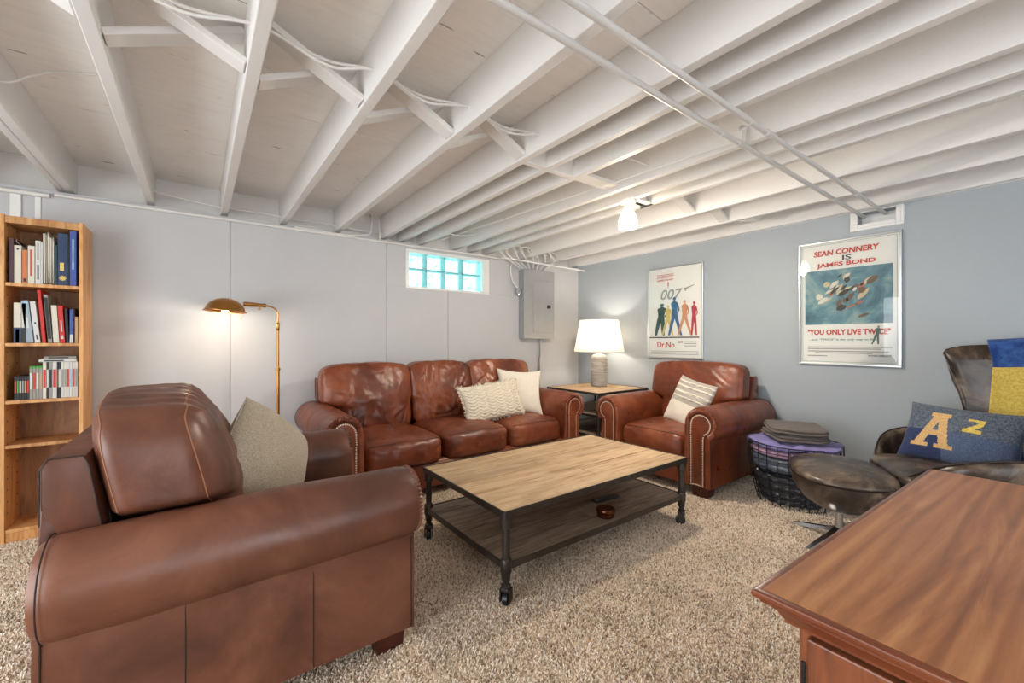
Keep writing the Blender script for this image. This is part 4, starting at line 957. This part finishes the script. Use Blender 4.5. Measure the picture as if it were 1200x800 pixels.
# third shelf: game and film cases
z3 = SH[2]; random.seed(31)
hz = lambda top, bot=718: (bot-top)/5.333/492.*2.68
edges = []
for k in range(6): edges.append((92+k*15.8, 92+k*15.8+14.8, 587, 'black', ['rust', 'green', 'cream', 'grey', 'tan', 'red'][k]))
for k in range(4): edges.append((188+k*20.3, 188+k*20.3+19, 535, 'grey', ['white', 'red', 'cream', 'tan'][k]))
seq = [(270, 293, 'cream', 'red'), (294, 309, 'black', 'white'), (310, 330, 'grey', 'black'), (331, 358, 'white', 'red'), (359, 366, 'black', 'red'), (367, 384, 'black', 'white')]
for a, b, c, d in seq: edges.append((a, b, 514, c, d))
for k, (c, d) in enumerate((('white', 'grey'), ('cream', 'grey'), ('white', 'red'), ('white', 'ltblue'), ('cream', 'rust'), ('white', 'grey'))): edges.append((386+k*17.3, 386+k*17.3+16.2, 514, c, d))
names = ['first black case', 'second black case', 'third black case', 'fourth black case', 'fifth black case', 'sixth black case']
labs = ['black game case with a rust spine patch at the left end of the third shelf', 'black game case with a green spine patch', 'black game case with a cream spine patch', 'black game case with a grey spine patch', 'black game case with a tan spine patch', 'black game case with a red spine patch, last of the short row',
 'green topped grey case with a white spine', 'green topped grey case with a red spine', 'green topped grey case with a cream spine', 'green topped grey case with a tan spine',
 'cream disc case with red print right of the green topped ones', 'black disc case with white print right of the cream one', 'grey disc case with black print mid shelf', 'wide white disc case with red print mid shelf', 'thinnest black disc case with red print', 'black disc case with white print left of the white row',
 'white disc case at the left of the white row', 'cream disc case with grey print in the white row', 'white disc case with red print in the white row', 'white disc case with light blue print in the white row', 'cream disc case with rust print in the white row', 'white disc case at the right end of the third shelf']
for (a, b, top, c, d), lab in zip(edges, labs):
    e = book(sx(a), sx(b), z3, hz(top), K[c], lab, .135, 0, 'case', 'disc cases on the third shelf', [(.30, .80, K[d], .7)], 'disc_case', pages=True)
    if top == 535:
        t_ = sx(b)-sx(a); bm = bmesh.new(); box(bm, -.0002, t_+.0002, -.0008, .135, hz(top)-.012, hz(top)+.0015, .001, 1); build('case_top', bm, K['green'], e, smooth=False)
for k, (a, b, lab) in enumerate(((245, 488, 'white disc case lying flat, lower of the two on the third shelf row'), (275, 486, 'grey disc case lying flat, upper of the two on the third shelf row'))):
    e = empty('disc_case', (sx(a), BF+.02, z3+hz(514)+.0015+k*.0165), 0, lab, 'case', 'disc cases lying flat'); bm = bmesh.new(); box(bm, 0, sx(b)-sx(a)-.004, 0, .135, 0, .0155, .002, 1); build('case', bm, K['white'] if k == 0 else K['grey'], e, smooth=False)
    bm = bmesh.new(); box(bm, .02, .1, -.0006, 0, .004, .011); build('spine_band', bm, K['black'], e, smooth=False)

# ================================================================== BASKET AND CLOTHES
BC = Vector((3.34, 1.175, 0))
def brad(z): # basket radius with height
    return .212+.062*math.sin(min(1, z/.40)*PI*.55)
bs = tag(empty('wire_basket', BC), 'black wire basket packed with clothes beside the cognac armchair', 'basket')
bm = bmesh.new()
for k in range(9):
    z = .006+k*.052; r_ = brad(z)+.004; tube(bm, [(r_*math.cos(a), r_*math.sin(a), z) for a in [i*2*PI/48 for i in range(48)]], .0042 if k in (0, 8) else .0032, 6, closed=True)
tag(build('wire_rings', bm, M['black'], bs), kind='stuff')
bm = bmesh.new()
for k in range(26):
    a = k*2*PI/26; tube(bm, [((brad(z)+.004)*math.cos(a), (brad(z)+.004)*math.sin(a), z) for z in [.006+i*.0416 for i in range(11)]], .0032, 6)
tag(build('wire_uprights', bm, M['black'], bs), kind='stuff')
bm = bmesh.new(); a0 = -2.7
hp = [(a0-.16, .36), (a0-.16, .41), (a0+.16, .41), (a0+.16, .36)]
tube(bm, [((brad(z)+.010)*math.cos(a), (brad(z)+.010)*math.sin(a), z) for a, z in hp], .004, 6, closed=True); build('handle', bm, M['black'], bs)
def wrap(name, label, cat, z0, z1, m, amp, qz, qa, seed, rk=1.0):
    def f(c):
        u = pn(c, 9); a = math.atan2(u.y, u.x); rr = math.hypot(u.x, u.y); zz = z0+(z1-z0)*(u.z+1)/2
        R_ = (brad(zz)-.010)*rk; k = min(1, rr/1.0)
        q = abs(math.sin(zz*qz+.6*noise.noise(Vector((a*2, zz*9, seed)))))**.6*abs(math.sin(a*qa+noise.noise(Vector((zz*14, a*2, seed)))))**.5
        R2 = R_-amp+amp*q; rr2 = R2*min(1, rr/(1.0 if abs(u.z) < .7 else 1.0))
        s = R2*min(1, rr*(abs(math.cos(a))**9+abs(math.sin(a))**9)**(1/9))
        return Vector((s*math.cos(a), s*math.sin(a), zz+(amp*.5*fbm(Vector((u.x*5, u.y*5, seed)), 2) if abs(u.z) > .7 else 0)))
    e = empty(name, BC, 0, label, cat); shaped('cloth', f, m, e, 48); return e
wrap('puffer_jacket', 'black quilted puffer jacket at the bottom of the wire basket', 'jacket', .012, .225, M['puffer_black'], .026, 58, 9, 1.0, .99)
wrap('puffer_jacket', 'slate grey puffer jacket in the middle of the wire basket', 'jacket', .235, .335, M['puffer_grey'], .018, 66, 8, 5.0, .99)
wrap('folded_cloth', 'pink cloth layered above the slate jacket in the basket', 'cloth', .342, .385, M['pink_cloth'], .010, 90, 5, 8.0, .985)
def ruffle(label, z0, z1, m, seed, out):
    e = empty('lilac_garment', BC, 0, label, 'garment')
    def f(c):
        u = pn(c, 4); a = math.atan2(u.y, u.x); rr = math.hypot(u.x, u.y); zz = z0+(z1-z0)*(u.z+1)/2
        R_ = brad(zz)-.012+out*max(0, noise.noise(Vector((a*3.3+seed, zz*10, 0)))+.25); s = R_*min(1, rr*(abs(math.cos(a))**4+abs(math.sin(a))**4)**.25)
        return Vector((s*math.cos(a), s*math.sin(a), zz+.012*noise.noise(Vector((a*4, seed, rr)))))
    shaped('cloth', f, m, e, 44); return e
ruffle('lilac garment spilling over the rim of the wire basket', .392, .438, M['purple_cloth'], 2.0, .05)
def folded(z, hx, hy, th, rot, label, m, seed, off=(0, 0)):
    e = empty('folded_throw', BC+Vector((off[0], off[1], z)), rot, label, 'blanket')
    for k in range(2):
        def f(c, k=k):
            u = pn(c, 5); x = u.x*hx*(1-.04*k); y = u.y*hy*(1-.05*k); zz = (u.z+1)/2*th/2+k*th/2
            zz += .010*noise.noise(Vector((x*6+seed, y*6, 0)))+.004*noise.noise(Vector((x*20+seed, y*20, k)))
            if u.x > .6: zz -= .02*(u.x-.6)
            return Vector((x+.012*noise.noise(Vector((y*8, seed, k))), y+.012*noise.noise(Vector((x*8, seed, k))), zz))
        shaped('fold', f, m, e, 20)
    return e
folded(.455, .215, .17, .038, .7, 'brown grey throw folded flat, the lower one on the basket', M['brown_fleece'], 3.0)
folded(.503, .22, .17, .034, .55, 'brown grey throw folded flat, topmost on the basket', M['brown_fleece'], 6.0, (.01, .0))

# ================================================================== EGG CHAIR AND FOOTSTOOL
EC = Vector((3.255, .35, 0)); EA = math.radians(119)   # heading of the front
# rim keys: angle from front (deg), radius, height, forward shift
RIM = [(0, .30, .375), (22, .33, .385), (42, .385, .45), (62, .43, .545), (82, .42, .585), (100, .385, .60), (112, .36, .70), (119, .37, .86), (127, .40, 1.03), (136, .43, 1.085), (150, .46, 1.10), (166, .47, 1.115), (180, .48, 1.11)]
def rimat(a):
    a = abs((a+180) % 360-180)
    for k in range(len(RIM)-1):
        if RIM[k][0] <= a <= RIM[k+1][0]:
            p = RIM[max(k-1, 0)]; q = RIM[k]; r_ = RIM[k+1]; s = RIM[min(k+2, len(RIM)-1)]; t_ = (a-q[0])/(r_[0]-q[0])
            out = []
            for c in (1, 2):
                out.append(.5*((2*q[c])+(-p[c]+r_[c])*t_+(2*p[c]-5*q[c]+4*r_[c]-s[c])*t_*t_+(-p[c]+3*q[c]-3*r_[c]+s[c])*t_**3))
            return out
def shell(a, t_, off=0):
    """point of the shell in chair space, front = +x; t 0 centre bottom .. 1 rim."""
    r_, z = rimat(a); d = Vector((math.cos(math.radians(a)), math.sin(math.radians(a)), 0))
    back = max(0, -math.cos(math.radians(a)))**.8
    P0 = Vector((0, 0, .255)); P1 = d*r_*.55+Vector((0, 0, .215)); P2 = d*(r_*1.0-.03*back)+Vector((0, 0, .26+.10*(z-.37))); P3 = d*r_+Vector((0, 0, z))
    if abs((a+180) % 360-180) > 112: # wings come forward
        kk = min(1, (abs((a+180) % 360-180)-112)/20)*max(0, 1-(abs((a+180) % 360-180)-132)/48 if abs((a+180) % 360-180) > 132 else 1); kk = kk*kk*(3-2*kk); P3 += Vector((.24*kk, 0, 0))+Vector((0, .07*kk*sgn(math.sin(math.radians(a))), 0))
    P3 -= Vector((.06*back, 0, 0)); P2 -= Vector((.02*back, 0, 0))
    p = P0*(1-t_)**3+P1*3*t_*(1-t_)**2+P2*3*t_*t_*(1-t_)+P3*t_**3
    return p
def shell_n(a, t_):
    e_ = .01; du = shell(a+1, t_)-shell(a-1, t_); dv = shell(a, min(1, t_+e_))-shell(a, t_-e_ if t_ > e_ else 0)
    n_ = dv.cross(du)
    if n_.length < 1e-9: return Vector((0, 0, 1))
    n_.normalize(); return n_  # inwards/up for +du x dv
eg = tag(empty('egg_chair', EC, EA), 'dark distressed leather egg shaped lounge chair in the right corner', 'chair')
bm = bmesh.new(); NA, NTt = 96, 26; inn = []; outr = []
TH = .042
for i in range(NA):
    a = i*360/NA; ri = []; ro = []
    for k in range(1, NTt+1):
        t_ = k/NTt; p = shell(a, t_); n_ = shell_n(a, min(t_, .985)); th = TH*(1 if t_ < .93 else math.sqrt(max(.05, 1-((t_-.93)/.07)**2)))
        ri.append(bm.verts.new(p+n_*th*.5)); ro.append(bm.verts.new(p-n_*th*.5))
    inn.append(ri); outr.append(ro)
ci = bm.verts.new(shell(0, 0)+Vector((0, 0, TH/2))); co_ = bm.verts.new(shell(0, 0)-Vector((0, 0, TH/2)))
for i in range(NA):
    j = (i+1) % NA
    bm.faces.new((ci, inn[i][0], inn[j][0])); bm.faces.new((co_, outr[j][0], outr[i][0]))
    for k in range(NTt-1):
        bm.faces.new((inn[i][k], inn[i][k+1], inn[j][k+1], inn[j][k])); bm.faces.new((outr[i][k], outr[j][k], outr[j][k+1], outr[i][k+1]))
    bm.faces.new((inn[i][-1], outr[i][-1], outr[j][-1], inn[j][-1]))
build('shell', bm, M['leather_egg'], eg, angle=2.5)
bm = bmesh.new(); tube(bm, [shell(i*3, 1.0)+shell_n(i*3, .985)*-.006 for i in range(120)], .0055, 8, closed=True); build('rim_welt', bm, M['welt'], eg)
def f(c):
    u = pn(c, 4); a = math.atan2(u.y, u.x); x = .05+u.x*.30; y = u.y*.315*(1-.18*max(0, -u.x)); z = .40+u.z*.045+.02*(1-min(1, u.x**2+u.y**2))*max(0, u.z)
    return Vector((x, y, z))
st = shaped('seat_cushion', f, M['leather_egg'], eg, 24)
bm = bmesh.new(); tube(bm, [f(Vector((max(-1, min(1, 1.42*math.cos(q))), max(-1, min(1, 1.42*math.sin(q))), -.15))) for q in [i*2*PI/64 for i in range(64)]], .004, 6, closed=True); build('piping', bm, M['welt'], st)
def star_base(root, top, rad):
    bm = bmesh.new(); tube(bm, [(0, 0, .04), (0, 0, top)], lambda k: .022-.006*k, 16); build('column', bm, M['alu'], root)
    for k in range(4):
        a = k*PI/2+PI/4; d = Vector((math.cos(a), math.sin(a), 0)); s = Vector((-d.y, d.x, 0)); bm = bmesh.new()
        secs = [(.0, .055, .095, .022), (.25, .05, .065, .026), (.7, .018, .036, .022), (1.0, .002, .014, .016)]
        rows = []
        for t_, zl, zt, hw in secs:
            p = d*rad*t_; rows.append([bm.verts.new(p+s*hw+Vector((0, 0, zl))), bm.verts.new(p+s*hw*.6+Vector((0, 0, zt))), bm.verts.new(p-s*hw*.6+Vector((0, 0, zt))), bm.verts.new(p-s*hw+Vector((0, 0, zl)))])
        for A_, B_ in zip(rows[:-1], rows[1:]):
            for q in range(4): bm.faces.new((A_[q], A_[(q+1) % 4], B_[(q+1) % 4], B_[q]))
        bm.faces.new(rows[0]); bm.faces.new(rows[-1][::-1]); build('leg', bm, M['alu'], root, angle=.4)
star_base(eg, .24, .34)
# throw over the chair back
def throw_sheet():
    e = empty('letter_blanket', EC, EA, 'blue fleece blanket with a yellow letter draped over the egg chair back', 'blanket')
    NA2, NV = 110, 120; V = []; F = []; mi = []
    A0, A1 = 148, 214
    for i in range(NA2+1):
        a_ = A0+(A1-A0)*i/NA2
        for k in range(NV+1):
            v = k/NV; a = a_+26*max(0, .72-v)*(i/NA2)
            if v < .78:
                t_ = .45+.55*(v/.78); p = shell(a, t_); n_ = shell_n(a, min(t_, .985)); p = p+n_*(TH/2+.010+.004*noise.noise(Vector((a*.12, v*5, 0))))
            elif v < .86:
                s = (v-.78)/.08*PI; c_ = shell(a, 1.0); n_ = shell_n(a, .985); tn_ = (shell(a, 1.0)-shell(a, .97)).normalized(); R_ = TH/2+.012; p = c_+n_*R_*math.cos(s)+tn_*R_*math.sin(s)
            else:
                t_ = 1-.4*(v-.86)/.14; p = shell(a, t_); n_ = shell_n(a, min(t_, .985)); p = p-n_*(TH/2+.012+.006*noise.noise(Vector((a*.15, v*8, 3))))
            V.append(p)
    def inpoly(x, y, P):
        c = False
        for q in range(len(P)):
            x1, y1 = P[q]; x2, y2 = P[q-1]
            if (y1 > y) != (y2 > y) and x < (x2-x1)*(y-y1)/(y2-y1)+x1: c = not c
        return c
    # letter strokes in (u across, v down from the rim) space
    polys = LETTER
    for i in range(NA2):
        for k in range(NV):
            F.append([i*(NV+1)+k, i*(NV+1)+k+1, (i+1)*(NV+1)+k+1, (i+1)*(NV+1)+k])
            u = 1-(i+.5)/NA2 if False else (i+.5)/NA2; v = (k+.5)/NV; mi.append(1 if any(inpoly(u, v, P) for P in polys) else 0)
    me = bpy.data.meshes.new('cloth'); me.from_pydata(V, [], F); me.polygons.foreach_set('use_smooth', [True]*len(F)); me.update()
    o = link('cloth', me, [M['blue_fleece'], M['yellow_felt']], e); me.polygons.foreach_set('material_index', mi)
    so = o.modifiers.new('thickness', 'SOLIDIFY'); so.thickness = .006; so.offset = 0
    return e
LETTER = [[(.85, .70), (1.01, .70), (1.01, .0), (.87, .0)], [(.97, .70), (.85, .70), (.54, .18), (.70, .18)]]
throw_sheet()
# A squared pillow
def inp(x, y, P):
    c = False
    for q in range(len(P)):
        x1, y1 = P[q]; x2, y2 = P[q-1]
        if (y1 > y) != (y2 > y) and x < (x2-x1)*(y-y1)/(y2-y1)+x1: c = not c
    return c
LA = [[(-.68, -.52), (-.50, -.52), (-.22, .62), (-.38, .62)], [(-.20, -.52), (-.02, -.52), (-.16, .62), (-.32, .62)], [(-.56, -.20), (-.12, -.20), (-.14, .0), (-.50, .0)], [(-.74, -.62), (-.40, -.62), (-.40, -.48), (-.74, -.48)], [(-.28, -.62), (.06, -.62), (.06, -.48), (-.28, -.48)], [(-.46, .52), (-.10, .52), (-.10, .66), (-.46, .66)]]
L2 = [[(.20, .60), (.46, .60), (.46, .50), (.20, .50)], [(.37, .56), (.47, .56), (.46, .36), (.36, .36)], [(.18, .20), (.30, .18), (.46, .36), (.36, .40)], [(.17, .10), (.47, .10), (.47, .22), (.17, .22)]]
def apick(u, v, s):
    if s < 0: return 1
    if any(inp(u, v, P) for P in LA): return 3
    if any(inp(u, v, P) for P in L2): return 4
    if v > .0: return 0
    return 1 if u < -.15 else 2
pillow('letter_pillow', .50, .335, .16, [M['slate_fab'], M['navy_fab'], M['denim_fab'], M['tan_felt'], M['yellow_felt']], 'navy patchwork pillow with tan A squared lettering on the egg chair', place((3.34, .375, .595), 162, -1, 24), (150, 96), pick=apick, extra=lambda e, P: hem(e, P, M['slate_fab']))
# footstool
FS = Vector((2.865, .785, 0)); fsr = math.radians(60)
fs = tag(empty('egg_footstool', FS, EA), 'dark leather bowl shaped footstool before the egg chair', 'footstool')
def fsb(a, t_): # bowl
    r_ = (.03+.97*math.sin(t_*PI/2)**.9); return Vector((.225*r_*math.cos(a), .30*r_*math.sin(a), +.19+.19*(1-math.cos(t_*PI/2))**1.0))
bm = bmesh.new(); rows = []
for k in range(0, 17): rows.append([bm.verts.new(fsb(2*PI*i/64, k/16)) for i in range(64)])
for A_, B_ in zip(rows[:-1], rows[1:]):
    for i in range(64): bm.faces.new((A_[i], A_[(i+1) % 64], B_[(i+1) % 64], B_[i]))
bm.faces.new(rows[0]); bm.faces.new(rows[-1][::-1]); build('bowl', bm, M['leather_egg'], fs, angle=1.2)
def f(c):
    u = pn(c, 2.6); q = math.hypot(u.x, u.y); return Vector((u.x*.228, u.y*.303, .392+(.05*u.z+.012*(1-min(1, q*q)) if u.z > 0 else .012*u.z)))
cu = shaped('cushion', f, M['leather_egg'], fs, 24)
bm = bmesh.new()
for z in (.380, .388): tube(bm, [(.2285*math.cos(q), .3035*math.sin(q), z) for q in [i*2*PI/64 for i in range(64)]], .0035, 6, closed=True)
build('piping', bm, M['welt'], cu)
star_base(fs, .20, .26)

# ================================================================== CABINET IN THE FOREGROUND
CZ = .72
cb = tag(empty('cherry_cabinet', (.72, .315, 0), math.radians(-2)), 'cherry wood cabinet with moulded top in the right foreground', 'cabinet')
CX, CY = 1.13, .95
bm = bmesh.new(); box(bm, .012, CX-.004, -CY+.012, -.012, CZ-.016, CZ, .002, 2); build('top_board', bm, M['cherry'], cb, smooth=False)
def mould(pr, name):
    """pr: list of (outset, z) sections going round the top."""
    bm = bmesh.new(); rows = []
    for o_, z in pr:
        x0, x1, y0, y1 = .05-o_, CX-.05+o_, -CY+.05-o_, -.05+o_; rows.append([bm.verts.new(p) for p in ((x0, y0, z), (x1, y0, z), (x1, y1, z), (x0, y1, z))])
    for A_, B_ in zip(rows[:-1], rows[1:]):
        for i in range(4): bm.faces.new((A_[i], A_[(i+1) % 4], B_[(i+1) % 4], B_[i]))
    return build(name, bm, M['cherry_edge'], cb, angle=.6)
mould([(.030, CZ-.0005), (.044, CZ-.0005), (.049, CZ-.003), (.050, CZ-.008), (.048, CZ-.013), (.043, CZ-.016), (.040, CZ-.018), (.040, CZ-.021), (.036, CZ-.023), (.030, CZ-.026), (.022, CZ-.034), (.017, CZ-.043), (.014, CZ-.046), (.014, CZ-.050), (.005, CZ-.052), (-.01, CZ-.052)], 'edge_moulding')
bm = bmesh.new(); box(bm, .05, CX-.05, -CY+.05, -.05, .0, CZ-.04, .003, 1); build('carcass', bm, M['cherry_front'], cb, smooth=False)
dz = empty('door'); dz.parent = cb
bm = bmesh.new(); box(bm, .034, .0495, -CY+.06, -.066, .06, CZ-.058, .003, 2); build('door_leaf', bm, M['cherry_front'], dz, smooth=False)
bm = bmesh.new(); box(bm, .030, .035, -.0665, -.0605, CZ-.16, CZ-.10, .001, 1); tube(bm, [(.031, -.0635, CZ-.165), (.031, -.0635, CZ-.095)], .0035, 8); build('hinge', bm, M['black'], dz)
bm = bmesh.new(); lathe(bm, [(0, 0), (.01, .0), (.008, .012), (.015, .02), (.012, .028), (0, .03)], 16); bm.transform(Matrix.Translation((.034, -CY+.12, CZ-.25)) @ Matrix.Rotation(-PI/2, 4, 'Y')); build('knob', bm, M['brass'], dz)
# white booklet on the cabinet
wbk = tag(empty('white_book', (1.065, .045, CZ+.0005), math.radians(-38)), 'white book lying on the cherry cabinet at the right edge', 'book')
bm = bmesh.new(); box(bm, 0, .23, -.17, 0, 0, .0025, .0008, 1); box(bm, 0, .23, -.17, 0, .0195, .022, .0008, 1); box(bm, -.001, .0015, -.17, 0, 0, .022, .0008, 1); build('cover', bm, M['white'], wbk, smooth=False)
bm = bmesh.new(); box(bm, .002, .226, -.167, -.003, .0026, .0194); build('pages', bm, M['pages'], wbk, smooth=False)
